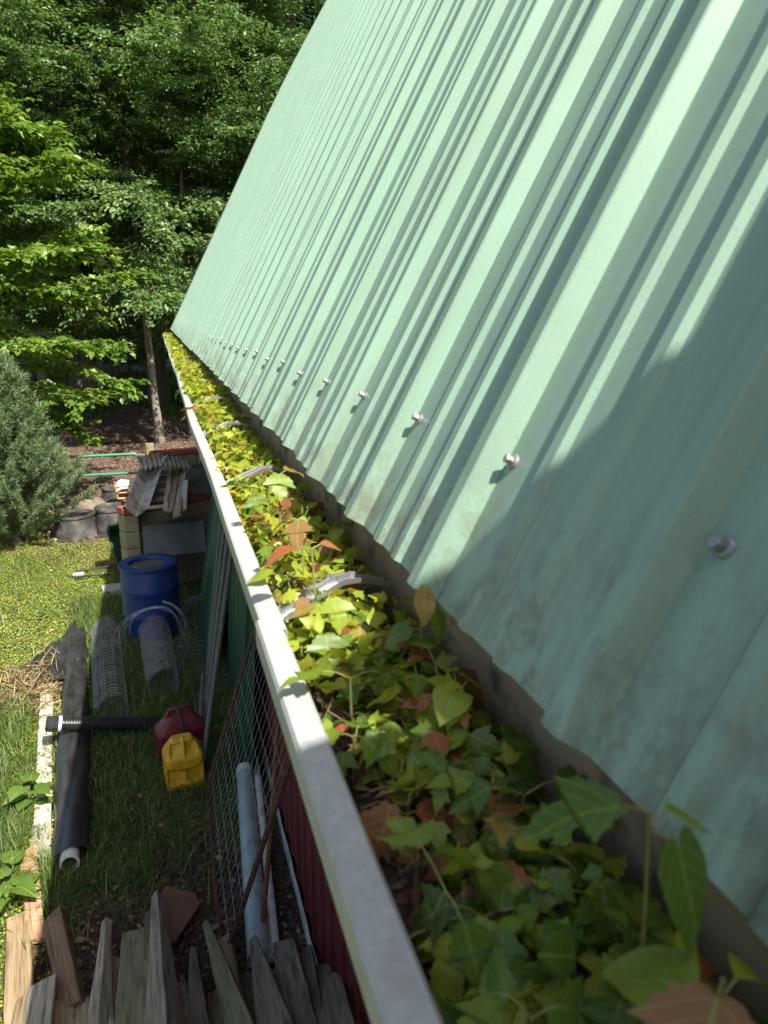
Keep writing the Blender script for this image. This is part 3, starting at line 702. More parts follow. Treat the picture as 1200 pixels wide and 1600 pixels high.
def special(label, x, y, top, leaves, stem_r=.0012):
    """one larger seedling: leaves = (kind, height share, azimuth deg, slope, length, tint)"""
    rr = random.Random(int(1000*y)); V, F, UV, T = [], [], [], []; mb = MB()
    b = Vector((x, y, BED)); tpv = Vector(top); pts = [b.lerp(tpv, f)+Vector((0, 0, .006*math.sin(3.1*f))) for f in (0, .25, .5, .75, 1)]
    mb.tube(pts, [stem_r*1.3, stem_r*1.2, stem_r, stem_r, stem_r*.8], 6)
    for (kd, f, az, sl_, L, tint) in leaves:
        i = min(3, int(f*4)); pt = pts[i].lerp(pts[i+1], f*4-i); a = math.radians(az)
        L *= .8; q = pt+Vector((math.cos(a), math.sin(a), .3))*L*.3; mb.tube([pt, q], .0006, 4, caps=False)
        leaf_geo(kd, q, Vector((math.cos(a), math.sin(a), sl_)), Vector((rr.uniform(-.25, .25), rr.uniform(-.25, .25), 1)), L*(.84 if y > .35 else 1.05), rr, V, F, UV, T, tint)
    st = mb.build('seedling', MT['stemgreen'], origin=b)
    me = np_mesh('foliage', np.array([tuple(p) for p in V]), np.array(F), np.array(T), np.array(UV)); me.polygons.foreach_set('use_smooth', [True]*len(me.polygons))
    link_mesh('foliage', me, MT['seedling'], st)
    return tag(st, label, 'seedling')
def sp_at(u, v, x):
    r = ray(u, v); return CP+r*(x/r.x)
p = sp_at(487, 858, .128)
special('tall seedling with two long bright red leaves standing above the hanger', .130, p.y-.01, p, (('ovate', 1, 190, -.25, .058, .97), ('ovate', 1, 20, -.35, .042, .92), ('maple', .6, 90, -.3, .035, .75)))
p = sp_at(470, 815, .13)
special('seedling with tan maple leaves drooping behind the red leaved one', .132, p.y, p, (('maple', 1, 250, -.5, .05, .80), ('maple', 1, 150, -.6, .045, .82)))
p = sp_at(435, 742, .135)
special('seedling holding one large flat yellow green leaf above the second hanger', .135, p.y, p, (('maple', 1, 265, -.9, .060, .36), ('maple', 1, 30, -.1, .05, .78), ('maple', 1, 140, -.2, .055, .90)))
p = sp_at(512, 935, .135)
special('seedling with olive lobed leaves hanging over the nearest hanger', .130, p.y, p, (('maple', 1, 280, -.7, .05, .44), ('maple', 1, 60, -.3, .042, .72), ('ovate', .8, 180, -.2, .04, .78)))
p = sp_at(658, 915, .188)
special('seedling with a brown mottled leaf curling at the roof edge', .190, p.y, p, (('ovate', 1, 260, -1.2, .046, .78), ('ovate', .8, 300, -1.4, .045, .2), ('heart', .6, 170, -.4, .04, .2)))
p = sp_at(1015, 1268, .168)
special('tallest seedling with a big olive lobed leaf against the shaded roof edge', .172, p.y-.005, p, (('maple', 1, 170, -.15, .050, .14), ('heart', .93, 285, -1.6, .050, .15), ('ovate', .95, 10, -.5, .038, .45), ('heart', .5, 320, -1.2, .045, .5)), .0009)
p = sp_at(1130, 1530, .17)
special('seedling with a large bronze leaf lowest in the corner by the roof', .172, p.y, p, (('maple', 1, 220, -.3, .05, .84), ('ovate', .9, 20, -.4, .04, .62), ('heart', .8, 120, -.3, .045, .4)))

# ------------------------------------------------------------------ trees
def tree_parts(seed, Ht, cb, rad, nlimb, ntw, nlf, lsize, tr=0.16, lean=(0, 0), lowdroop=0.2, tmean=.5, twl=1.0, shape=1.0, dens=1.0):
    """trunk MB and leaf arrays; origin at the base"""
    r = np.random.default_rng(seed); rr = random.Random(seed)
    mb = MB(); n = 12; ph = [rr.uniform(0, 6.28) for _ in range(4)]
    def trunk(t): return Vector((lean[0]*t**1.2+.12*math.sin(t*5+ph[0])*t, lean[1]*t+.12*math.sin(t*4+ph[1])*t, Ht*t))
    tp = [trunk(i/n) for i in range(n+1)]; trd = [max(.012, tr*(1-.9*i/n)+(tr*.35 if i == 0 else 0)) for i in range(n+1)]
    mb.tube(tp, trd, 9)
    P, D, T = [], [], []
    for k in range(nlimb):
        f = (k+.5)/nlimb; f = f**0.9
        t = (cb+(Ht-cb)*f)/Ht*.98
        az = k*2.399+rr.uniform(-.5, .5)
        L = rad*max(.22, (1-(abs(f-.32)/.72)**1.8))*rr.uniform(.7, 1.15)*shape
        el = (-lowdroop+1.1*f)+rr.uniform(-.3, .35)
        p0 = trunk(t); dv = Vector((math.cos(az), math.sin(az), math.tan(max(-.4, min(1.2, el))))).normalized()
        pts = [p0]; p = p0.copy(); stp = L/6
        for s in range(6):
            dv = (dv+Vector((rr.uniform(-.18, .18), rr.uniform(-.18, .18), rr.uniform(-.16, .10)))).normalized(); p = p+dv*stp; pts.append(p.copy())
        r0 = max(.010, tr*(1-.9*t)*.32)
        mb.tube(pts, [r0*.8*(1-.8*i/6)+.003 for i in range(7)], 6, caps=False)
        A = np.array([tuple(q) for q in pts])
        ts = r.uniform(.06, 1.0, ntw)**.85*6; ii = np.minimum(5, ts.astype(int)); fr = (ts-ii)[:, None]
        base = A[ii]*(1-fr)+A[ii+1]*fr; ldir = unit(A[ii+1]-A[ii])
        ang = r.choice([-1, 1], ntw)*r.uniform(.3, 1.4, ntw); ca, sa = np.cos(ang), np.sin(ang)
        td = np.stack([ldir[:, 0]*ca-ldir[:, 1]*sa, ldir[:, 0]*sa+ldir[:, 1]*ca, ldir[:, 2]*.4+r.normal(0, .16, ntw)], 1); td = unit(td)
        tl = r.uniform(.3, 1.0, ntw)*twl*np.minimum(1, .45+ts*.2)
        nl = max(2, int(nlf*dens))
        s = r.uniform(.1, 1.05, (ntw, nl))
        pos = base[:, None, :]+td[:, None, :]*(s*tl[:, None])[:, :, None]+r.normal(0, .05*twl, (ntw, nl, 3))*np.array([1, 1, .6])
        pos[:, :, 2] -= .10*twl*s**2
        P.append(pos.reshape(-1, 3)); D.append(np.repeat(td, nl, 0)+r.normal(0, .8, (ntw*nl, 3))*np.array([1, 1, .35])-np.array([0, 0, .28]))
        T.append(np.repeat(np.clip(r.normal(tmean, .14, ntw), 0, 1), nl)+r.normal(0, .12, ntw*nl))
    P, D, T = np.concatenate(P), np.concatenate(D), np.clip(np.concatenate(T), 0, 1)
    N = len(P)
    nr = np.tile(np.array([[0, 0, 1.0]]), (N, 1))+r.normal(0, .5, (N, 3))
    sz = lsize*r.uniform(.6, 1.2, N)
    return mb, P, nr, D, sz, T
def tree_meshes(*a, width=.55, **k):
    mb, P, nr, D, sz, T = tree_parts(*a, **k)
    return mb.mesh('trunk', True), leaf_cards('crown', P, nr, D, sz, T, width, .10)
def put_tree(name, tm, cm, bark, leaf, loc, label, group=None, sc=1.0, rz=0.0, cat='tree'):
    t = thing(name, (0, 0, 0), label, cat, group)
    if not tm.materials: tm.materials.append(bark)
    if not cm.materials: cm.materials.append(leaf)
    for nm, me in (('trunk', tm), ('crown', cm)):
        o = bpy.data.objects.new(nm, me); COL.objects.link(o); o.parent = t
    t.location = loc; t.scale = (sc,)*3; t.rotation_euler.z = rz
    return t
# the forest behind: tall trees in four growth forms
forms = [tree_meshes(21, 21, 3.5, 4.6, 62, 34, 22, .15, tr=.24, tmean=.5, twl=1.5, lowdroop=.25),
         tree_meshes(22, 19, 2.6, 4.2, 58, 34, 22, .14, tr=.20, tmean=.42, twl=1.4, lowdroop=.3),
         tree_meshes(23, 23, 5.0, 5.0, 60, 36, 22, .16, tr=.28, tmean=.56, twl=1.6, lowdroop=.1),
         tree_meshes(24, 16, 1.6, 3.6, 54, 32, 22, .13, tr=.16, tmean=.48, twl=1.2, lowdroop=.25)]
rt = random.Random(5)
spots = []
for row, (Y, n, xr) in enumerate(((27, 6, (-6.5, 8)), (33, 7, (-9, 10)), (41, 8, (-11, 14)), (50, 9, (-14, 17)), (62, 10, (-18, 21)))):
    for i in range(n): spots.append((xr[0]+(xr[1]-xr[0])*(i+.5+rt.uniform(-.3, .3))/n, Y+rt.uniform(-2.5, 2.5), row))
for (x, y, row) in spots:
    tm, cm = forms[rt.randrange(4)]
    put_tree('forest_tree', tm, cm, MT['bark'], MT['lf_forest'], (x, y, 0), 'tall leafy tree in the dark wood behind the yard', 'trees of the wood behind the yard', rt.uniform(.9, 1.2), rt.uniform(0, 6.28))
# maple at the wood's edge with the pale bare trunk
b = gp(250, 693)
tm, cm = tree_meshes(31, 14.5, 3.7, 4.0, 84, 50, 28, .125, tr=.10, lean=(-.9, .6), tmean=.6, twl=1.2, lowdroop=.3)
put_tree('edge_maple', tm, cm, MT['maplebark'], MT['lf_maple'], b, 'slender tree with a pale bare lower trunk behind the block bin', 'tree')
tm, cm = tree_meshes(32, 13, 4.6, 3.6, 54, 42, 26, .125, tr=.16, lean=(.6, -.4), tmean=.55, twl=1.1, lowdroop=.3)
put_tree('edge_maple', tm, cm, MT['bark'], MT['lf_maple'], (2.4, 22.0, 0), 'dark trunked tree just beyond the far end of the gutter', None, 1.0, 1.1)
tm, cm = tree_meshes(33, 12, 3.4, 3.4, 54, 40, 26, .125, tr=.15, tmean=.5, twl=1.1, lowdroop=.3)
put_tree('edge_maple', tm, cm, MT['bark'], MT['lf_maple'], (-3.2, 23.5, 0), 'spreading tree behind the bright broad leaved tree', None, 1.0, 0.4)
tm, cm = tree_meshes(34, 11, 4.4, 3.0, 60, 44, 26, .12, tr=.11, lean=(.5, .3), tmean=.62, twl=1.0, lowdroop=.35)
put_tree('edge_maple', tm, cm, MT['bark'], MT['lf_maple'], (.75, 21.0, 0), 'thin tree whose drooping sprays hang between the pale trunk and the roof', None, 1.0, 0.7)
tm, cm = tree_meshes(35, 12, 4.8, 3.2, 60, 44, 26, .12, tr=.12, lean=(.2, .3), tmean=.58, twl=1.0, lowdroop=.3)
put_tree('edge_maple', tm, cm, MT['bark'], MT['lf_maple'], (-3.6, 19.5, 0), 'tree at the far left with high leafy boughs over the broad leaved tree', None, 1.0, 2.7)
# bright broad-leaved tree on the left and its low bough
tm, cm = tree_meshes(41, 6.4, 1.6, 2.3, 46, 34, 20, .145, tr=.09, lean=(-.2, 0), tmean=.55, twl=.75, lowdroop=.25, width=.62)
put_tree('broadleaf_tree', tm, cm, MT['bark'], MT['lf_broad'], (-2.75, 14.3, 0), 'bright green tree with large leaves above the pine', None, 1.0, 2.0)
# understory shrubs
shr = [tree_meshes(51, 2.6, .3, 1.5, 26, 14, 14, .11, tr=.04, tmean=.45, twl=.6, lowdroop=-.1), tree_meshes(52, 2.1, .2, 1.4, 24, 14, 14, .10, tr=.04, tmean=.5, twl=.6, lowdroop=-.1)]
for i, (x, y, s) in enumerate(((2.2, 27.5, 1.2), (3.3, 25.5, 1.1), (-5.2, 26, 1.2), (4.6, 28, 1.3), (-4.6, 44, 1.7), (-1.6, 45, 1.8), (1.2, 43, 1.6))):
    put_tree('shrub', *shr[i % 2], MT['bark'], MT['lf_forest'], (x, y, 0), 'dark leafy shrub under the trees of the wood', 'shrubs at the foot of the wood', s, i*1.3, 'shrub')

# pine
def pine(loc, Ht, R, seed):
    r = random.Random(seed); q = np.random.default_rng(seed)
    t = thing('young_pine', loc, 'bushy young pine with grey green needles at the lawn edge', 'tree')
    L0 = Vector(loc); mb = MB()
    mb.tube([L0+Vector((0, 0, Ht*i/6)) for i in range(7)], [.05*(1-i/6.6) for i in range(7)], 8)
    sh = []
    nb = 130
    for k in range(nb):
        f = (k+.5)/nb; z = .12+f*(Ht-.25); az = k*2.399+r.uniform(-.3, .3)
        L = R*(1-f)**.75*r.uniform(.75, 1.1)+.10; el = .25+.75*f
        dv = Vector((math.cos(az)*math.cos(el), math.sin(az)*math.cos(el), math.sin(el))); p = L0+Vector((0, 0, z)); pts = [p.copy()]
        for s in range(5):
            dv = (dv+Vector((0, 0, .10))).normalized(); p = p+dv*L/5; pts.append(p.copy())
        mb.tube(pts, [.014*(1-i/6)+.002 for i in range(6)], 5, caps=False)
        for s in range(1, 6):
            for j in range(2+int(L*3)):
                a = r.uniform(0, 6.28); d = (dv+Vector((math.cos(a), math.sin(a), r.uniform(-.2, .7)))*r.uniform(.3, .9)).normalized()
                pp = pts[s]-dv*r.uniform(0, L/5); sh.append((pp, d, r.uniform(.09, .2)*(1 if s < 5 else 1.2)))
        sh.append((pts[-1], dv, .2))
    sh.append((L0+Vector((0, 0, Ht-.2)), Vector((0, 0, 1)), .3))
    mb.build('trunk', MT['bark'], t)
    P, D, T, S = [], [], [], []
    for p, d, l in sh:
        n = int(44*l/.15); s = q.uniform(0, 1, n)[:, None]
        P.append(np.array(p)+np.array(d)*s*l); dd = np.array(d)*.75+q.normal(0, .55, (n, 3)); D.append(dd)
        T.append(np.clip(q.normal(.42, .12)+.25*s[:, 0]+q.normal(0, .08, n), 0, 1)); S.append(q.uniform(.06, .11, n))
    P, D, T, S = map(np.concatenate, (P, D, T, S))
    me = leaf_cards('foliage', P, q.normal(0, 1, (len(P), 3)), D, S, T, .075, 0)
    link_mesh('foliage', me, MT['needle'], t); return t
pb = gp(28, 852)
pine((pb.x, pb.y, 0), 2.6, 1.12, 61)

# mulch heap
c = gp(195, 690); c = Vector((c.x, c.y+1.7, 0))
mb = MB(); n = 44
for i in range(n+1):
    for j in range(n+1):
        a, b = (i/n-.5)*5.2, (j/n-.5)*4.2; q = (a/2.4)**2+(b/1.9)**2
        h = .62*math.exp(-q*1.6)+.10*math.sin(a*3+b*2)*math.exp(-q)+random.uniform(-.03, .03)*math.exp(-q)
        mb.v.append((c.x+a, c.y+b, max(-.02, h-.05)))
mb.f = [(i*(n+1)+j, (i+1)*(n+1)+j, (i+1)*(n+1)+j+1, i*(n+1)+j+1) for i in range(n) for j in range(n)]
heap = mb.build('mulch_heap', MT['darkmulch'], origin=c)
tag(heap, 'dark brown heap of wood mulch at the edge of the wood', 'mulch heap')
# ------------------------------------------------------------------ block bin and what lies on it
def quadwall(mb, a, b, z0, z1, th, nb, rows, gap=.012, inset=.01):
    """blocks laid from a to b (thickness to the left of a->b)"""
    a, b = Vector((a.x, a.y, 0)), Vector((b.x, b.y, 0)); d = b-a; L = d.length; d.normalize(); nrm = Vector((-d.y, d.x, 0))
    M = Matrix((d, nrm, Vector((0, 0, 1)))).transposed()
    for r in range(rows):
        h = (z1-z0)/rows; off = 0 if r % 2 == 0 else .5
        xs = [0]+[(i+off)*L/nb for i in range(1 if off == 0 else 0, nb) if (i+off) > 0]+[L]
        for x0, x1 in zip(xs[:-1], xs[1:]):
            c = a+d*((x0+x1)/2)+nrm*(th/2)+Vector((0, 0, z0+h*(r+.5))); mb.box(c, (x1-x0-gap, th, h-gap), M)
ZB = 1.02
FL, FR, BL, BR = gp(193, 806, ZB), gp(345, 776, ZB), gp(236, 712, ZB), gp(345, 702, ZB)
binc = thing('block_bin', ((FL.x+FR.x)/2, (FL.y+FR.y)/2, 0), 'low bin of pale glazed blocks with red brick coping behind the blue barrel', 'block bin')
mb = MB(); quadwall(mb, FL, FR, 0, ZB, .16, 5, 5); quadwall(mb, BL, FL, 0, ZB, .16, 12, 5); quadwall(mb, BR, BL, 0, ZB, .16, 5, 5)
bevel(mb.build('wall', MT['block'], binc), .008)
mb = MB()
for a, b in ((FL, FR), (BL, FL), (BR, BL)):
    d = (Vector((b.x, b.y, 0))-Vector((a.x, a.y, 0))); L = d.length; d.normalize(); nrm = Vector((-d.y, d.x, 0)); M = Matrix((d, nrm, Vector((0, 0, 1)))).transposed()
    mb.box(Vector((a.x, a.y, ZB/2-.004))+d*L/2+nrm*.08, (L-.02, .13, ZB-.012), M)
mb.build('mortar_core', MT['mortar'], binc)
mb = MB()
for a, b in ((FL, FR), (BL, FL), (BR, BL)):
    d = (Vector((b.x, b.y, 0))-Vector((a.x, a.y, 0))); L = d.length; d.normalize(); nrm = Vector((-d.y, d.x, 0)); M = Matrix((d, nrm, Vector((0, 0, 1)))).transposed()
    n = int(L/.085)
    for i in range(n): mb.box(Vector((a.x, a.y, ZB+.042))+d*(L*(i+.5)/n)+nrm*.08, (L/n-.008, .19, .075), M)
bevel(mb.build('coping', MT['redbrick'], binc), .004)
mb = MB(); mb.add([(FL.x+.2, FL.y+.25, ZB-.22), (FR.x-.05, FR.y+.25, ZB-.22), (BR.x-.05, BR.y-.2, ZB-.2), (BL.x+.15, BL.y-.2, ZB-.2)], [(0, 1, 2, 3)])
solid(mb.build('soil_fill', MT['soil'], binc), .1, -1)
# flat grey panel lying across the bin and the panel leaning on its face
def slabbox(name, p0, p1, p2, th, mat, label, cat, group=None, wood=False):
    """slab spanned by corner p0 and edges p0->p1, p0->p2; local Y along p0->p1"""
    p0, p1, p2 = Vector(p0), Vector(p1), Vector(p2)
    e1, e2 = p1-p0, p2-p0; y = e1.normalized(); z = (e2.cross(e1)).normalized(); x = y.cross(z)
    L, W = e1.length, e2.dot(x); mb = MB(); mb.box((W/2, L/2, 0), (abs(W), L, th))
    me = mb.mesh(name); o = bpy.data.objects.new(name, me); COL.objects.link(o); me.materials.append(mat)
    o.matrix_world = Matrix.Translation(p0) @ Matrix((x, y, z)).transposed().to_4x4()
    bevel(o, .004); return tag(o, label, cat, group)
zt = ZB+.10
slabbox('grey_panel', gp(296, 772, zt), gp(293, 735, zt+.02), gp(348, 764, zt), .02, MT['grey_sheet'], 'flat grey panel lying on the bin beside the heaped boards', 'panel')
d0 = Vector((0, -.05, 0))
pA, pB, pC = atY(226, 872, FL.y-.28), atY(222, 822, FL.y-.045), atY(322, 850, FL.y-.20)
slabbox('leaning_panel', pA, pB, pC, .018, MT['grey_sheet'], 'dull grey sheet leaning on the face of the block bin', 'panel')
# heaped boards
def board(label, mat, p0, p1, w0, w1, th, roll=0.0, cut=0.0, name='board', cat='board', group=None, ext=0.0, bend=0.0, seed=0, th1=None):
    p0, p1 = Vector(p0), Vector(p1); d = p1-p0; L = d.length+ext; y = d.normalized()
    x = y.cross(Vector((0, 0, 1))); x = x.normalized() if x.length > 1e-3 else Vector((1, 0, 0)); z = x.cross(y)
    R = Matrix((x, y, z)).transposed() @ Matrix.Rotation(roll, 3, 'Y')
    r = random.Random(seed); n = 8; mb = MB(); vs = []; th1 = th1 or th
    for i in range(n+1):
        t = i/n; ww = (w0+(w1-w0)*min(1, t*1.25))/2; tt = (th+(th1-th)*t)/2; yy = t*L; bz = bend*math.sin(math.pi*t)
        for sx, sz in ((-1, -1), (1, -1), (1, 1), (-1, 1)):
            yo = cut*sx*ww if i == 0 else (-.4*cut*sx*ww if i == n else 0)
            vs.append((sx*ww+r.uniform(-.0025, .0025), yy+yo+r.uniform(-.004, .004)*(i in (0, n)), sz*tt+bz+r.uniform(-.0015, .0015)))
    fs = [(3, 2, 1, 0), (n*4, n*4+1, n*4+2, n*4+3)]
    for i in range(n):
        for k in range(4): fs.append((i*4+k, i*4+(k+1) % 4, i*4+4+(k+1) % 4, i*4+4+k))
    mb.add(vs, fs); me = mb.mesh(name); o = bpy.data.objects.new(name, me); COL.objects.link(o); me.materials.append(mat)
    o.matrix_world = Matrix.Translation(p0) @ R.to_4x4()
    bevel(o, .003, 1); return tag(o, label, cat, group)
G_, B_, M_, P_, S_ = MT['wood_grey'], MT['wood_brown'], MT['wood_moss'], MT['wood_pale'], MT['wood_split']
for i in range(6):
    v = 795-12*i; z = zt+.02+.055*(i//2)
    a, b = gp(216+4*i, v, z), gp(262+3*i, v-5, z)
    board('short grey slat laid crosswise in the heap on the bin', G_, a, b, .10, .10, .035, random.uniform(-.2, .2), .1, 'slat', 'slat', 'grey slats laid crosswise on the block bin', seed=i)
zz = zt+.20
for i, (u0, v0, u1, v1, wd, m_, lb) in enumerate(((259, 797, 266, 735, .06, G_, 'narrow grey board hanging over the coping next to the crosswise slats'), (266, 799, 278, 732, .075, B_, 'brown board slanting between two grey boards on the bin'),
        (276, 806, 288, 735, .085, G_, 'longest grey board poking past the brick coping'), (287, 797, 290, 752, .07, P_, 'short pale board at the outer side of the heap on the bin'))):
    board(lb, m_, gp(u0, v0, zt+.03), gp(u1, v1, zz), wd, wd, .03, -.35, .1, seed=20+i)
# folded pale trough
mb = MB(); A, B = atY(213, 806, FL.y-.18), gp(243, 722, zt+.34)
s_, t_, u_ = frame(B-A)
pr = [(-.11, .13), (-.015, 0), (.015, 0), (.15, .10)]
mb.v = [A+s_*x+u_*z for x, z in pr]+[B+s_*x+u_*z for x, z in pr]; mb.f = [(0, 1, 5, 4), (1, 2, 6, 5), (2, 3, 7, 6)]
o = mb.build('folded_trough', simple('dull_white_metal', (.36, .35, .31), (.52, .51, .46), 6, .55, .1, dirt=(.16, .14, .11), dscale=7), origin=A); solid(o, .004, 0)
tag(o, 'dull white folded metal trough sloping off the corner of the bin', 'metal trough')
# corrugated sheet
mb = MB(); n = 60; a0, a1 = gp(221, 735, zt+.36), gp(302, 735, zt+.20); b0, b1 = gp(214, 716, zt+.42), gp(296, 720, zt+.26)
for j in range(2):
    for i in range(n+1):
        t = i/n; p = (a0.lerp(a1, t) if j == 0 else b0.lerp(b1, t)); mb.v.append(p+Vector((0, 0, .022*math.sin(t*2*math.pi*11)+.05*math.sin(math.pi*t))))
mb.f = [(i, i+1, n+2+i, n+1+i) for i in range(n)]
o = mb.build('corrugated_sheet', MT['fibre'], origin=a0, smooth=True); solid(o, .004, 0); tag(o, 'yellowed corrugated roofing sheet on top of the heaped boards', 'roofing sheet')
# orange rimmed crate with white film, at the bin's near corner
cz = ZB+.082; cc = gp(201, 778, cz)
t = thing('crate', cc, 'orange rimmed plastic crate on the corner of the block bin', 'crate')
mb = MB(); cr = [(-.13, -.10), (.12, -.10), (.13, .12), (-.14, .12)]
for zc, k in ((.02, .9), (.17, 1.05)):
    pts = [cc+Vector((x*k, y*k, zc)) for x, y in cr]
    for i in range(4): mb.tube([pts[i], pts[(i+1) % 4]], .014, 6)
for x, y in cr: mb.tube([cc+Vector((x*.9, y*.9, .02)), cc+Vector((x*1.05, y*1.05, .17))], .014, 6)
mb.tube([cc+Vector((-.13, -.10, .09)), cc+Vector((.12, -.10, .09))], .01, 6); mb.build('frame', MT['orange_plastic'], t)
mb = MB(); mb.box(cc+Vector((0, 0, .015)), (.22, .18, .012)); mb.build('bottom', MT['orange_plastic'], t)
mb = MB(); n = 9
for i in range(n+1):
    for j in range(n+1):
        x, y = (i/n-.5)*.34, (j/n-.5)*.30; mb.v.append((cc.x+.03+x, cc.y+.02+y, cc.z+.19+.05*math.sin(9*x+3)*math.cos(11*y)-.9*max(0, abs(x)-.11)-.9*max(0, abs(y)-.10)))
mb.f = [(i*(n+1)+j, (i+1)*(n+1)+j, (i+1)*(n+1)+j+1, i*(n+1)+j+1) for i in range(n) for j in range(n)]
o = mb.build('plastic_film', MT['white_plastic'], origin=cc, smooth=True); solid(o, .003, 0); tag(o, 'crumpled white plastic sheet stuffed in the orange crate', 'plastic sheet')
# post, green tube gate
p = gp(233, 693, 1.02); mb = MB(); mb.lathe([(.085, 0), (.085, .95), (.078, 1.02), (.0, 1.025)], (p.x, p.y, 0), 14)
tag(mb.build('fence_post', M_, origin=(p.x, p.y, 0), smooth=True), 'stubby round wooden post standing behind the bin corner', 'fence post')
gy = 12.75; xr = atY(219, 700, gy).x; t = thing('tube_gate', (xr-1.7, gy, 0), 'green tubular gate half hidden by the young pine', 'gate')
mb = MB(); zz_ = [1.07, .76]; xl = xr-3.4
arc = [(xr-.13+.13*math.sin(a), gy, 1.07-.13+.13*math.cos(a)) for a in [i*math.pi/12 for i in range(7)]]
arl = [(xl+.13-.13*math.sin(a), gy, 1.07-.13+.13*math.cos(a)) for a in [i*math.pi/12 for i in range(6, -1, -1)]]
mb.tube([(xl, gy, .1)]+arl+arc+[(xr, gy, .1)], .024, 10); mb.build('gate_frame', MT['green_paint'], t, smooth=True)
for z in zz_[1:]:
    mb = MB(); mb.tube([(xl, gy, z), (xr, gy, z)], .021, 10); mb.build('rail', MT['green_paint'], t, smooth=True)
# tubs and stone
def tub(u, v, r0, r1, h, label, tilt=0):
    p = gp(u, v); mb = MB()
    mb.lathe([(r0+.02, 0), (r0+.022, .03), (r0, .035), (r0-.01, .1), (r1+.006, h-.035), (r1+.022, h-.03), (r1+.022, h), (r1-.012, h+.002), (r1-.02, h-.02), (0, h-.022)], (0, 0, 0), 40)
    o = mb.build('rubber_tub', MT['tub'], smooth=True); o.location = (p.x, p.y, 0); o.rotation_euler = (tilt, tilt*.5, 0)
    tag(o, label, 'tub')
tub(119, 838, .325, .27, .36, 'wide upturned grey black tub on the lawn next to the pine')
tub(181, 832, .30, .26, .42, 'upturned dark tub wedged against the corner of the bin')
tub(182, 792, .26, .2, .36, 'smaller dark tub sitting behind the two upturned tubs')
def rock(u, v, r, sq, label, mat, seed):
    p = gp(u, v); q = random.Random(seed); mb = MB(); n = 18; m_ = 10
    ph = [q.uniform(0, 6) for _ in range(6)]
    for i in range(m_+1):
        th = math.pi*i/m_
        for k in range(n):
            a = 2*math.pi*k/n; rr = r*(1+.14*math.sin(2*a+ph[0])*math.sin(th)+.10*math.sin(3*a+ph[1]+2*th)+.06*math.sin(7*a+ph[2]))
            mb.v.append((p.x+rr*math.sin(th)*math.cos(a), p.y+rr*math.sin(th)*math.sin(a), r*sq*.75+rr*sq*math.cos(th)))
    mb.f = [(i*n+k, i*n+(k+1) % n, (i+1)*n+(k+1) % n, (i+1)*n+k) for i in range(m_) for k in range(n)]
    tag(mb.build('rock', mat, origin=(p.x, p.y, 0), smooth=True), label, 'rock')
rock(146, 806, .22, .8, 'tan rounded rock leaning between the upturned tubs', MT['stone'], 3)
# dark green wheelbarrow tipped against the bin, handles on the lawn
wb = gp(189, 893); t = thing('wheelbarrow', (wb.x, wb.y, 0), 'dark green plastic wheelbarrow tipped up beside the blue barrel', 'wheelbarrow')
R = Matrix.Rotation(math.radians(30), 3, 'Z') @ Matrix.Rotation(math.radians(62), 3, 'X')
mb = MB(); W0, L0_, W1, L1, D = .14, .22, .20, .31, .16
ringo = lambda w_, l_, z: [Vector((x*w_, y*l_, z)) for x, y in ((-.8, -1), (.8, -1), (1, -.8), (1, .8), (.8, 1), (-.8, 1), (-1, .8), (-1, -.8))]
off = wb+Vector((.06, .02, .28))
vs = [off+R @ q for q in ringo(W0, L0_, 0)+ringo(W1*.98, L1*.98, D)+ringo(W1*1.06, L1*1.06, D)+ringo(W1*1.06, L1*1.06, D-.02)]
fs = [tuple(range(7, -1, -1))]+[(j*8+i, j*8+(i+1) % 8, j*8+8+(i+1) % 8, j*8+8+i) for j in range(3) for i in range(8)]
mb.add(vs, fs); o = mb.build('tray', MT['green_plastic'], t); solid(o, .005, 0)
hA, hB = gp(176, 884, .10), gp(106, 902, .03); hC, hD = gp(168, 900, .08), gp(112, 897, .03)
for a, b in ((hA, gp(120, 893, .03)), (gp(172, 897, .08), hB)):
    mb = MB(); mb.tube([a, a.lerp(b, .8)], .013, 8); h_ = mb.build('handle', MT['rubber'], t)
    mb = MB(); mb.tube([a.lerp(b, .8), b], .020, 10); mb.build('grip', MT['rubber'], h_)
mb = MB(); q = gp(122, 897, .06); mb.box(q, (.13, .05, .03), Matrix.Rotation(.2, 3, 'Z')); mb.build('label_plate', MT['white_plastic'], t)
mb = MB(); q = wb+Vector((.16, .2, .15)); mb.lathe([(.0, -.035), (.12, -.03), (.15, -.02), (.155, 0), (.15, .02), (.12, .03), (0, .035)], q, 24, Matrix.Rotation(math.pi/2, 3, 'Y')); mb.build('wheel', MT['rubber'], t, smooth=True)
# blue barrel
bb = gp(241, 990); t = thing('barrel', (bb.x, bb.y, 0), 'blue plastic barrel with an open top standing by the block bin', 'barrel')
mb = MB(); h = .80
mb.lathe([(0, 0), (.25, 0), (.272, .02), (.28, .08), (.283, .25), (.291, .27), (.291, .29), (.284, .31), (.286, .52), (.293, .54), (.293, .56), (.285, .58), (.283, h-.07), (.276, h-.05), (.276, h-.04), (.294, h-.03), (.297, h-.005), (.29, h), (.205, h-.004), (.20, h-.02), (.198, h-.10), (.22, h-.16)], (bb.x, bb.y, 0), 56)
mb.build('shell', MT['blue'], t, smooth=True)
mb = MB(); mb.lathe([(0, h-.045), (.1985, h-.045)], (bb.x, bb.y, 0), 40); mb.build('contents', MT['murk'], t)
sl_ = gp(182, 924); mb = MB(); mb.box((sl_.x, sl_.y, .03), (.32, .26, .06), Matrix.Rotation(.1, 3, 'Z'))
tag(bevel(mb.build('concrete_slab', MT['slab'], origin=(sl_.x, sl_.y, 0)), .008), 'small pale concrete slab in the grass beside the barrel', 'slab')
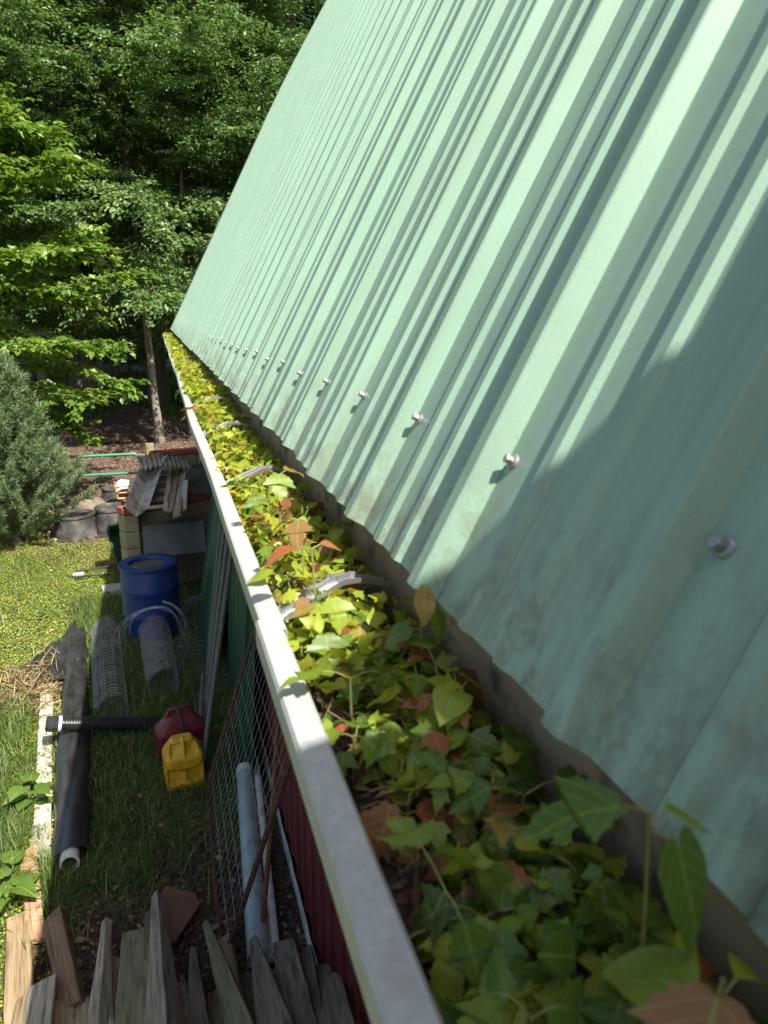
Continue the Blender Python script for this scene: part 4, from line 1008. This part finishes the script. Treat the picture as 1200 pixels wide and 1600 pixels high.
# wire netting rolls
def roll(p0, p1, r0, r1, label, seed, rings=30, longs=7, turns=1.35, wr=.0021):
    q = random.Random(seed); p0, p1 = Vector(p0), Vector(p1); s_, d, u_ = frame(p1-p0); L = (p1-p0).length; mb = MB(); spn = int(26*turns)
    def pt(a, t):
        k = a/(2*math.pi*turns); r = (r0+(r1-r0)*t)*(.8+.2*k)*(1+.05*math.sin(3*a+seed)+.03*math.sin(5*t*6+a))
        return p0+d*(L*t)+s_*r*math.cos(a)+u_*r*math.sin(a)
    for i in range(rings):
        t = (i+q.uniform(-.12, .12))/(rings-1); mb.tube([pt(2*math.pi*turns*k/spn, t) for k in range(spn+1)], wr, 3, caps=False)
    for i in range(int(longs*turns)):
        a = 2*math.pi*turns*i/int(longs*turns); mb.tube([pt(a, k/6) for k in range(7)], wr, 3, caps=False)
    return tag(mb.build('wire_roll', MT['wire'], origin=Vector((p0.x, p0.y, 0))), label, 'wire roll')
a, b = gp(243, 985, .17), gp(256, 1066, .15)
roll(a, b, .165, .15, 'roll of wire netting lying on the grass below the blue barrel', 2, 34)
roll(gp(236, 1000, .37)+Vector((0, -.05, 0)), gp(241, 972, .20)+Vector((.02, -.18, 0)), .37, .27, 'loose flared coil of wire netting in front of the barrel', 5, 9, 14, 1.2, .0016)
roll(gp(166, 985, .15), gp(176, 1108, .145), .15, .145, 'roll of wire netting on the edge of the sunlit grass', 8, 34)
# slack sheet of netting in the grass at the wall side
mb = MB(); c0 = gp(312, 985); nx, ny = 14, 16
def slack(i, j):
    x, y = (i/nx-.5)*.62, (j/ny-.5)*1.5; return Vector((c0.x+x, c0.y+y, .02+.26*math.exp(-((x-.12)/.22)**2)*(.6+.4*math.sin(y*3+1))+.03*math.sin(9*x+5*y)))
for i in range(nx+1): mb.tube([slack(i, j) for j in range(ny+1)], .0015, 3, caps=False)
for j in range(ny+1): mb.tube([slack(i, j) for i in range(nx+1)], .0015, 3, caps=False)
tag(mb.build('wire_netting', MT['wire'], origin=(c0.x, c0.y, 0)), 'slack sheet of wire netting sprawled in the shaded grass', 'wire netting')
# black fabric roll with its white core, flap, corrugated pipe
fa, fb = gp(121, 995, .08), gp(109, 1340, .09)
t = thing('fabric_roll', (fb.x, fb.y, 0), 'long roll of black ground cloth lying beside the pale boards', 'fabric roll')
mb = MB(); n = 26; m_ = 28; s_, d, u_ = frame(fa-fb); LL = (fa-fb).length
for j in range(m_+1):
    tt = j/m_; c_ = fb.lerp(fa, tt)
    for k in range(n):
        a = 2*math.pi*k/n; r = (.092+.012*math.sin(2*a+tt*5)+.007*math.sin(5*a+tt*17)+.006*math.sin(3*a-tt*40))*(1 if j else .9)
        mb.v.append(c_+s_*r*math.cos(a)*1.08+u_*r*math.sin(a)*.92)
mb.f = [(j*n+k, j*n+(k+1) % n, (j+1)*n+(k+1) % n, (j+1)*n+k) for j in range(m_) for k in range(n)]+[tuple((m_)*n+k for k in range(n))]
mb.build('cloth', MT['blackfab'], t, smooth=True)
mb = MB(); mb.lathe([(.045, .4), (.045, -.06), (.057, -.06), (.057, .4)], fb, 28, Matrix((s_, u_, d)).transposed()); mb.build('core_tube', MT['pvc'], t, smooth=True)
# flap: part of the cloth unrolled over the ground
mb = MB(); nx, ny = 16, 14; c1 = [gp(122, 990), gp(118, 1085), gp(18, 1062), gp(60, 1030)]
for i in range(nx+1):
    for j in range(ny+1):
        s1, s2 = i/nx, j/ny; p = c1[0].lerp(c1[1], s2).lerp(c1[3].lerp(c1[2], s2), s1)
        mb.v.append((p.x, p.y, .03+.12*(1-s1)**2+.018*math.sin(s1*11+s2*4)*math.sin(s2*9+s1*3)+.012))
mb.f = [(i*(ny+1)+j, (i+1)*(ny+1)+j, (i+1)*(ny+1)+j+1, i*(ny+1)+j+1) for i in range(nx) for j in range(ny)]
solid(mb.build('loose_flap', MT['blackfab'], t, smooth=True), .002, 1)
pa, pb_ = gp(88, 1131, .255), gp(262, 1131, .065)
t = thing('corrugated_pipe', (pb_.x, pb_.y, 0), 'black corrugated drain pipe laid across the cloth roll', 'drain pipe')
s_, d, u_ = frame(pb_-pa); L = (pb_-pa).length; mb = MB(); nr = 44; prf = []
for i in range(nr):
    z0 = L*i/nr; dz = L/nr; prf += [(.045, z0), (.058, z0+dz*.25), (.058, z0+dz*.55), (.045, z0+dz*.8)]
M_p = Matrix((s_, u_, d)).transposed(); mb.lathe(prf, pa, 24, M_p); mb.build('hose', MT['blackplastic'], t)
mb = MB(); mb.lathe([(0, -.075), (.058, -.072), (.062, -.06), (.062, .01), (.054, .012)], pa, 8, M_p); cpo = mb.build('end_cap', MT['blackplastic'], t)
mb = MB(); mb.lathe([(.0585, .012), (.0605, .014), (.0605, .034), (.0585, .036)], pa, 24, M_p); mb.build('pipe_label', MT['white_plastic'], cpo)
# boards in the grass
board('pale weathered board lying in the grass beside the black cloth roll', P_, gp(74, 1066, .03), gp(66, 1288, .03), .105, .105, .03, 0, 0, seed=41)
board('short bleached board in line with the end of the cloth roll', P_, gp(66, 1286, .025), gp(63, 1345, .025), .12, .125, .03, .05, .08, seed=42)
board('broken board with a jagged reddish end in the weeds', S_, gp(44, 1330, .03), gp(57, 1470, .05), .10, .095, .04, 0, .5, seed=43)
board('bark edged slab of firewood split lengthwise on the bare soil', S_, gp(84, 1434, .05), gp(117, 1580, .10), .11, .10, .07, .35, .4, seed=44, th1=.09)
board('tan board lying at the edge of the sunlit clover', B_, gp(29, 1432, .04), gp(30, 1610, .09), .125, .13, .035, .1, .1, ext=.5, seed=45)
board('narrow tan board overlapping the tan board at the clover edge', B_, gp(40, 1560, .12), gp(28, 1640, .22), .07, .11, .04, .2, .2, ext=.4, seed=46)
board('silvery grey board half in sunshine on the soil', G_, gp(68, 1537, .12), gp(54, 1640, .25), .12, .13, .04, .15, .15, ext=.4, seed=47)
board('low brown board next to the silvery half sunlit board', B_, gp(97, 1566, .10), gp(92, 1650, .18), .10, .11, .04, -.1, .2, ext=.4, seed=48)
# planks piled on the trestle: far tips on the ground, near ends raised
def plank(label, mat, u0, v0, z0, u1, d1, w0, w1, th, roll, cut, seed, th1=None, v1=1640):
    board(label, mat, gp(u0, v0, z0), at(u1, v1, d1), w0, w1, th, roll, cut, 'plank', 'plank', 'planks stacked against the trestle', .35, 0, seed, th1)
plank('pointed grey stake with a bright narrow face, first of the pile from the firewood slab', G_, 167, 1440, .10, 152, 2.95, .035, .085, .04, .75, .3, 51, .09)
plank('dark shabby plank tucked between the pointed stake and the broad mossy plank', B_, 177, 1505, .08, 182, 3.0, .05, .075, .06, -.5, .1, 52)
plank('short grey plank low in front of the dark shabby plank', G_, 168, 1530, .12, 170, 2.9, .05, .06, .05, .2, .2, 53)
plank('broad mossy plank with a square end in the middle of the pile', M_, 212, 1458, .08, 208, 2.65, .135, .14, .035, .0, -.25, 54)
plank('thin dark plank standing on edge behind the tall pale stake', B_, 234, 1430, .10, 236, 2.8, .05, .06, .05, .1, .1, 55)
plank('tallest pointed stake with a pale sawn face and a brown side', G_, 246, 1400, .18, 258, 2.55, .045, .11, .05, .72, .2, 56, .10)
plank('slim dark pointed plank beside the rusty flagstone', G_, 301, 1484, .10, 312, 2.75, .025, .09, .03, -.35, .3, 57, .05)
plank('olive grey pointed plank leaning across the pile', M_, 323, 1444, .20, 388, 2.5, .035, .10, .04, .45, .3, 58, .06)
plank('dark brown plank behind the olive pointed plank', B_, 352, 1468, .06, 380, 2.8, .07, .08, .04, .5, .1, 59)
plank('short dark plank low beside the foot of the mesh gate', B_, 385, 1528, .08, 393, 2.8, .10, .11, .04, .1, .6, 60)
plank('grey knotty plank with a sharp tip below the rusty rod', G_, 397, 1470, .22, 440, 2.4, .04, .13, .04, .42, .3, 61, .06)
plank('wide dark grey plank with a square cut end by the pipes', G_, 443, 1474, .16, 475, 2.45, .11, .125, .035, .12, -.2, 62)
plank('narrow bluish plank close to the red wall', G_, 481, 1484, .14, 494, 2.5, .05, .09, .04, .3, .2, 63)
plank('darkest plank leaning nearest the red wall', G_, 507, 1512, .20, 532, 2.35, .12, .13, .035, .1, -.45, 64)
plank('short plank end peeping between the two planks by the red wall', B_, 490, 1572, .20, 498, 2.4, .07, .08, .04, .1, .1, 65)
plank('low grey plank at the bottom between mossy and pale stakes', G_, 278, 1545, .10, 288, 2.7, .08, .09, .05, .1, .2, 66)
plank('half hidden plank under the olive pointed plank', B_, 338, 1555, .08, 345, 2.8, .07, .08, .05, .1, .2, 67)
plank('rough plank lying deepest in the gap beside the firewood slab', B_, 128, 1572, .05, 130, 2.9, .08, .09, .05, .2, .3, 68)
# trestle that carries the planks (below the frame)
tz = 1.02; ty = 1.98; t = thing('trestle', (0.0, ty, 0), 'rough wooden trestle carrying the raised ends of the planks', 'trestle')
mb = MB(); mb.box((0.0, ty, tz-.35), (1.1, .09, .09)); mb.build('beam', B_, t)
for x in (-.5, .5):
    for yv in (-.25, .25):
        mb = MB(); mb.tube([(x, ty, tz-.40), (x*1.05, ty+yv, 0)], .035, 6); mb.build('leg', B_, t)
# broken flagstone and fabric scrap
q = gp(272, 1450); mb = MB(); pl = [(-.16, -.06), (.02, -.17), (.15, .06), (.12, .12), (-.05, .15)]
M = Matrix.Rotation(.35, 3, 'Y') @ Matrix.Rotation(.25, 3, 'X'); vs = [Vector((q.x, q.y, .10))+M @ Vector((x, y, z)) for z in (-.018, .018) for x, y in pl]
mb.add(vs, [(4, 3, 2, 1, 0), (5, 6, 7, 8, 9)]+[(i, (i+1) % 5, 5+(i+1) % 5, 5+i) for i in range(5)])
tag(bevel(mb.build('flagstone', MT['terracotta'], origin=(q.x, q.y, 0)), .006), 'broken rust coloured flagstone behind the tallest stake', 'flagstone')
# dock weeds
def weed(u, v, n, L, label, seed):
    q = gp(u, v); rr = random.Random(seed); V, F, UV, T = [], [], [], []
    for i in range(n):
        a = i*2.4+rr.uniform(-.4, .4); d = Vector((math.cos(a), math.sin(a), .15)); base = Vector((q.x, q.y, .05+.02*i))+d*.05
        leaf_geo('heart', base, d, Vector((rr.uniform(-.2, .2), rr.uniform(-.2, .2), 1)), L*rr.uniform(.7, 1.1), rr, V, F, UV, T, rr.random())
    me = np_mesh('weed', np.array([tuple(p) for p in V]), np.array(F), np.array(T), np.array(UV)); me.polygons.foreach_set('use_smooth', [True]*len(me.polygons))
    tag(link_mesh('dock_weed', me, MT['weed'], origin=(q.x, q.y, 0)), label, 'weed')
weed(50, 1262, 8, .15, 'broad leaved dock weed growing over the pale board', 1)
weed(18, 1418, 7, .14, 'broad leaved weed beside the tan board end', 2)
weed(8, 1385, 5, .15, 'small leafy weed at the edge of the long grass', 3)
# ------------------------------------------------------------------ things leaning on the barn wall
t = thing('pipe_gate', (.35, 5.9, 0), 'old grey tube gate stood on end against the barn wall', 'gate')
for i in range(4):
    y = 5.0+.48*i; a = Vector((.08+.04*i, y, .03)); b = Vector((.50, y+.30-.12*i, 2.15)); mb = MB(); mb.tube([a, b], .019, 10); mb.build('tube', MT['grey_tube'], t, smooth=True)
for f in (.03, .97):
    a = Vector((.08, 5.0, .03)).lerp(Vector((.50, 5.30, 2.15)), f); b = Vector((.20, 6.44, .03)).lerp(Vector((.50, 6.38, 2.15)), f)
    mb = MB(); o_ = Vector((-.03, 0, .01)); mb.tube([a+o_, b+o_], .022, 8); mb.build('cross_tube', MT['grey_tube'], t, smooth=True)
# wire mesh gate with a rusty frame
g0, g1 = gp(326, 1232, .02), gp(347, 1512, .02); g0.x, g1.x = .11, .09
tp0, tp1 = Vector((.53, g0.y+.05, 1.25)), Vector((.53, g1.y+.05, 1.25))
t = thing('mesh_gate', (.3, (g0.y+g1.y)/2, 0), 'rusty framed wire mesh gate leaning on the red barn wall', 'gate')
mb = MB(); mb.tube([g0, g1, tp1, tp0], .016, 8, closed=True); mb.build('frame', MT['darkrust'], t)
mb = MB()
for i in range(1, 17): mb.tube([g0.lerp(g1, i/17), tp0.lerp(tp1, i/17)], .0012, 3, caps=False)
for i in range(1, 11): mb.tube([g0.lerp(tp0, i/11), g1.lerp(tp1, i/11)], .0012, 3, caps=False)
mb.build('mesh', MT['wire'], t)
a, b = gp(407, 1476, .03), Vector((.52, 4.0, .95)); mb = MB(); mb.tube([a, a.lerp(b, .5)+Vector((.01, 0, .01)), b], .015, 8)
tag(mb.build('rusty_rod', MT['rust'], origin=(a.x, a.y, 0)), 'rusty iron rod propped against the barn wall', 'rod')
def lying_pipe(name, p0, p1, r, mat, label, collar=True):
    p0, p1 = Vector(p0), Vector(p1); s_, d, u_ = frame(p1-p0); M = Matrix((s_, u_, d)).transposed(); L = (p1-p0).length; mb = MB()
    mb.lathe([(r*.9, L), (r*.9, 0), (r, 0), (r, L), (r*.9, L)], p0, 28, M)
    if not collar:
        tag(mb.build(name, mat, origin=(p0.x, p0.y, 0), smooth=True), label, 'pipe'); return
    t = thing(name, (p0.x, p0.y, 0), label, 'pipe'); mb.build('barrel_tube', mat, t, smooth=True)
    mb = MB(); mb.lathe([(r*.88, -.012), (r*1.05, -.012), (r*1.05, .06), (r*1.003, .06)], p0, 28, M); mb.build('collar', MT['pvc'], t, smooth=True)
lying_pipe('drain_pipe', gp(382, 1204, .09), gp(404, 1500, .075), .058, MT['pvc_blue'], 'thick pale blue plastic pipe lying behind the mesh gate')
lying_pipe('plastic_pipe', gp(400, 1192, .10), gp(432, 1492, .05), .024, MT['pvc'], 'thin white plastic pipe lying beside the thick pale blue one', False)
lying_pipe('plastic_pipe', gp(412, 1290, .03), gp(424, 1500, .03), .017, MT['pvc'], 'thinnest white pipe lowest against the wall base', False)
# dark green panels against the wall
for i, (y0, y1, xb, lab) in enumerate(((4.75, 6.7, .43, 'long dark green metal panel standing close against the red wall behind the tube gate'), (6.75, 7.9, .22, 'dark green metal panel leaning on the wall next to the tube gate'), (7.95, 8.75, .28, 'dark green metal panel leaning on the wall by the block bin'))):
    mb = MB(); n = 36
    for j in range(n+1):
        yy = y0+(y1-y0)*j/n; k = .014 if (j % 6) in (0, 1) else 0; mb.v += [(xb-k, yy, .01), (.545-k, yy+.03, 1.9-.15*i)]
    mb.f = [(2*j, 2*j+2, 2*j+3, 2*j+1) for j in range(n)]
    o = mb.build('metal_panel', MT['dark_green'], origin=(xb, y0, 0)); solid(o, .003, 0); tag(o, lab, 'metal panel')
mb = MB(); a, b = Vector((.36, 5.0, .02)), Vector((.535, 5.05, 1.9)); mb.box(a.lerp(b, .5), (.03, .045, (b-a).length), Matrix.Rotation(.09, 3, 'Y'))
tag(mb.build('steel_post', MT['dark_green'], origin=(a.x, a.y, 0)), 'dark green steel post leaning on the red wall behind the mesh', 'post')

# ------------------------------------------------------------------ fuel cans
def can(base, rz, w, dpt, h, mat, label, name, front, lip=.0):
    """lofted rounded box; front(x, z) gives how far the face is pressed in"""
    t = thing(name, base, label, 'fuel can', None, 0); NZ_, NK = 44, 96; mb = MB(); Rz = Matrix.Rotation(rz, 3, 'Z')
    for j in range(NZ_+1):
        f = j/NZ_; z = f*h
        e = 1.0
        if f < .06: e = .93+.07*math.sqrt(max(0, 1-(1-f/.06)**2))
        k = max(0, (f-.66)/.34); wx = w/2*e*(1-.52*k**1.3); wy = dpt/2*e*(1-.60*k**1.2)
        for i in range(NK):
            a = 2*math.pi*i/NK; c, s = math.cos(a), math.sin(a); ex = .30
            x = wx*math.copysign(abs(c)**ex, c); y = wy*math.copysign(abs(s)**ex, s)
            if s < -.15: y += front(x/(w/2), f)*dpt
            mb.v.append(Vector(base)+Rz @ Vector((x, y, z)))
    mb.f = [(j*NK+i, j*NK+(i+1) % NK, (j+1)*NK+(i+1) % NK, (j+1)*NK+i) for j in range(NZ_) for i in range(NK)]
    mb.f += [tuple(range(NK-1, -1, -1)), tuple(NZ_*NK+i for i in range(NK))]
    mb.build('body', mat, t, smooth=True)
    return t, Rz
def sm(a, b, x): q = max(0, min(1, (x-a)/(b-a))); return q*q*(3-2*q)
def yfront(x, f):
    ax = abs(x); lower = sm(.12, .24, ax)*(1-sm(.80, .95, ax))*sm(.13, .18, f)*(1-sm(.36+.10*ax, .42+.12*ax, f))*.16
    upper = sm(.04, .16, ax)*(1-sm(.55, .75, ax))*sm(.70, .80, f)*(1-sm(.90, .97, f))*.20
    return lower+upper
yb = gp(289, 1228); t, Rz = can((yb.x, yb.y+.06, 0), .12, .27, .22, .36, MT['yellow'], 'yellow plastic fuel can in the shaded grass in front of the maroon can', 'fuel_can', yfront)
q = ORG[t.name]; fwd = Rz @ Vector((0, -1, 0)); rt_ = Rz @ Vector((1, 0, 0))
mb = MB(); mb.tube([q+Vector((0, 0, .365))+fwd*.02, q+Vector((0, 0, .35))+fwd*.055, q+Vector((0, 0, .31))+fwd*.085, q+Vector((0, 0, .265))+fwd*.107], [.015, .014, .012, .008], 10); mb.build('handle', MT['yellow'], t, smooth=True)
mb = MB(); mb.lathe([(.006, 0), (.006, .006), (0, .007)], q+Vector((0, 0, .262))+fwd*.113, 10); mb.build('vent_screw', MT['white_plastic'], t)
rb = gp(285, 1190); t, Rz = can((rb.x, rb.y+.12, 0), .22, .37, .20, .34, MT['maroon'], 'maroon plastic fuel can with a black spout strap behind the yellow can', 'fuel_can', lambda x, f: .05*sm(.2, .3, abs(x))*(1-sm(.75, .9, abs(x)))*sm(.15, .22, f)*(1-sm(.5, .58, f)))
q = ORG[t.name]; fwd = Rz @ Vector((0, -1, 0)); rt_ = Rz @ Vector((1, 0, 0))
mb = MB(); mb.tube([q-rt_*.10+Vector((0, 0, .325)), q-rt_*.075+Vector((0, 0, .385)), q+rt_*.075+Vector((0, 0, .385)), q+rt_*.10+Vector((0, 0, .325))], .017, 10); mb.build('handle', MT['maroon'], t, smooth=True)
mb = MB(); mb.tube([q-rt_*.02+Vector((0, 0, .40)), q-rt_*.015+fwd*.07+Vector((0, 0, .37)), q-rt_*.005+fwd*.125+Vector((0, 0, .28)), q+fwd*.135+Vector((0, 0, .20))], [.014, .013, .011, .009], 8); mb.build('spout', MT['rubber'], t, smooth=True)

# ------------------------------------------------------------------ the photographer on the ladder, whose shadow falls on the roof
def skin(name, pts, edges, radii, mat, parent, sub=2):
    me = bpy.data.meshes.new(name); me.from_pydata([tuple(p) for p in pts], edges, []); o = bpy.data.objects.new(name, me); COL.objects.link(o); o.parent = parent
    sk = o.modifiers.new('skin', 'SKIN'); sk.use_smooth_shade = True
    for v, r in zip(me.skin_vertices[0].data, radii): v.radius = (r, r) if not isinstance(r, tuple) else r
    me.skin_vertices[0].data[0].use_root = True
    su = o.modifiers.new('sub', 'SUBSURF'); su.levels = su.render_levels = sub; me.materials.append(mat); return o
MT['skin'] = simple('skin', (.42, .25, .18), (.50, .31, .23), 30, .5, .05); MT['shirt'] = simple('blue_shirt', (.06, .09, .16), (.08, .12, .20), 60, .9, .2)
MT['jeans'] = simple('jeans', (.03, .05, .09), (.05, .08, .14), 80, .9, .2); MT['hair'] = simple('brown_hair', (.03, .02, .012), (.06, .04, .025), 60, .6, .3)
t = thing('person', (0, 0, 0), 'photographer on a ladder in blue shirt and jeans, casting the shadow on the roof', 'person')
Hv = Vector((0, 0, H)); V_ = lambda x, y, z: Vector((x, y, z))+Hv
ax = Vector((-.32, .726, .608))                                # the bowed head's axis
HC = V_(.552, -.296, .818); nk = HC-ax*.14; ch = V_(.426, -.467, .486); wa = V_(.27, -.62, .25); pv = V_(.14, -.70, .05)
shA, elA, haA = V_(.414, -.287, .737), V_(.349, -.256, .342), V_(-.02, -.15, .06)
shB, elB, haB = V_(.53, -.55, .63), V_(.60, -.66, .40), V_(.40, -.60, .22)
hA, kA, fA = V_(.12, -.61, .02), V_(.02, -.60, -.36), V_(-.14, -.60, -.74)
hB, kB, fB = V_(.14, -.80, .02), V_(.04, -.78, -.36), V_(-.14, -.77, -.74)
fwd_h = Vector((.05, .62, -.75)).normalized()
pts = [pv, wa, ch, nk, HC-ax*.055, HC+ax*.055, HC+ax*.085, shA, elA, haA, shB, elB, haB, hA, kA, fA, hB, kB, fB, HC-ax*.02+fwd_h*.085, HC-ax*.035+fwd_h*.112]
ed = [(0, 1), (1, 2), (2, 3), (3, 4), (4, 5), (5, 6), (2, 7), (7, 8), (8, 9), (2, 10), (10, 11), (11, 12), (0, 13), (13, 14), (14, 15), (0, 16), (16, 17), (17, 18), (4, 19), (19, 20)]
ra = [.125, .115, .100, .050, .072, .080, .055, .070, .042, .028, .066, .042, .028, .08, .055, .038, .08, .055, .038, .03, .012]
skin('body', pts, ed, ra, MT['skin'], t)
skin('shirt', [pv+Vector((0, 0, .03)), wa, ch, ch.lerp(nk, .55), shA, elA, elA.lerp(haA, .7), shB, elB, elB.lerp(haB, .7)], [(0, 1), (1, 2), (2, 3), (2, 4), (4, 5), (5, 6), (2, 7), (7, 8), (8, 9)], [.145, .135, .118, .062, .082, .050, .042, .078, .054, .042], MT['shirt'], t)
skin('trousers', [pv, pv+Vector((.02, .01, .06)), hA, kA, fA+Vector((0, 0, .05)), hB, kB, fB+Vector((0, 0, .05))], [(0, 1), (0, 2), (2, 3), (3, 4), (0, 5), (5, 6), (6, 7)], [.138, .135, .094, .070, .060, .094, .070, .060], MT['jeans'], t)
for f_ in (fA, fB): skin('boot', [f_+Vector((-.03, 0, -.02)), f_+Vector((.06, .01, -.045)), f_+Vector((.15, .02, -.06))], [(0, 1), (1, 2)], [.05, .045, .036], MT['rubber'], t)
skin('hair', [HC-ax*.02-fwd_h*.045, HC+ax*.045-fwd_h*.02, HC+ax*.065+fwd_h*.02], [(0, 1), (1, 2)], [.070, .078, .066], MT['hair'], t)
for sg in (-1, 1):
    e_ = ax.cross(fwd_h).normalized()*sg; mb = MB(); mb.lathe([(0, -.012), (.012, -.012), (.017, 0), (.012, .008), (.004, .002)], HC-ax*.02+e_*.083, 14, Matrix((ax*1.4, fwd_h, e_)).transposed()); mb.build('ear', MT['skin'], t, smooth=True)
for hb, dr in ((haA, Vector((.02, .10, -.03))), (haB, Vector((-.10, .05, -.10)))):
    d_ = dr.normalized(); s_ = d_.cross(Vector((0, 0, 1))).normalized(); up_ = s_.cross(d_)
    skin('palm', [hb, hb+d_*.04, hb+d_*.085], [(0, 1), (1, 2)], [(.026, .02), (.040, .016), (.042, .014)], MT['skin'], t, 2)
    for o_, ln in ((-.033, .065), (-.011, .075), (.011, .07), (.033, .055)):
        b0_ = hb+d_*.08+s_*o_; b1_ = b0_+d_*ln*.5; b2_ = b1_+d_*ln*.3-up_*.018; b3_ = b2_+d_*ln*.1-up_*.022
        skin('finger', [b0_, b1_, b2_, b3_], [(0, 1), (1, 2), (2, 3)], [.009, .0085, .008, .007], MT['skin'], t, 1)
    b0_ = hb+d_*.03-s_*.035; skin('thumb', [b0_, b0_+d_*.03-s_*.02, b0_+d_*.06-s_*.022-up_*.01], [(0, 1), (1, 2)], [.012, .010, .008], MT['skin'], t, 1)
# ladder
t = thing('ladder', (-.80, -.69, 0), 'aluminium ladder leaning on the gutter under the photographer', 'ladder')
for y in (-.90, -.48):
    mb = MB(); mb.box(Vector((-.80, y, 0)).lerp(Vector((.055, y, GL+.01)), .5), (.07, .028, (Vector((.855, 0, GL))).length), Matrix.Rotation(math.atan2(.855, GL), 3, 'Y')); mb.build('rail', MT['alu'], t)
for i in range(10):
    f = (i+.5)/10; p = Vector((-.80, 0, 0)).lerp(Vector((.055, 0, GL+.01)), f); mb = MB(); mb.tube([(p.x, -.886, p.z), (p.x, -.494, p.z)], .016, 8); mb.build('rung', MT['alu'], t)
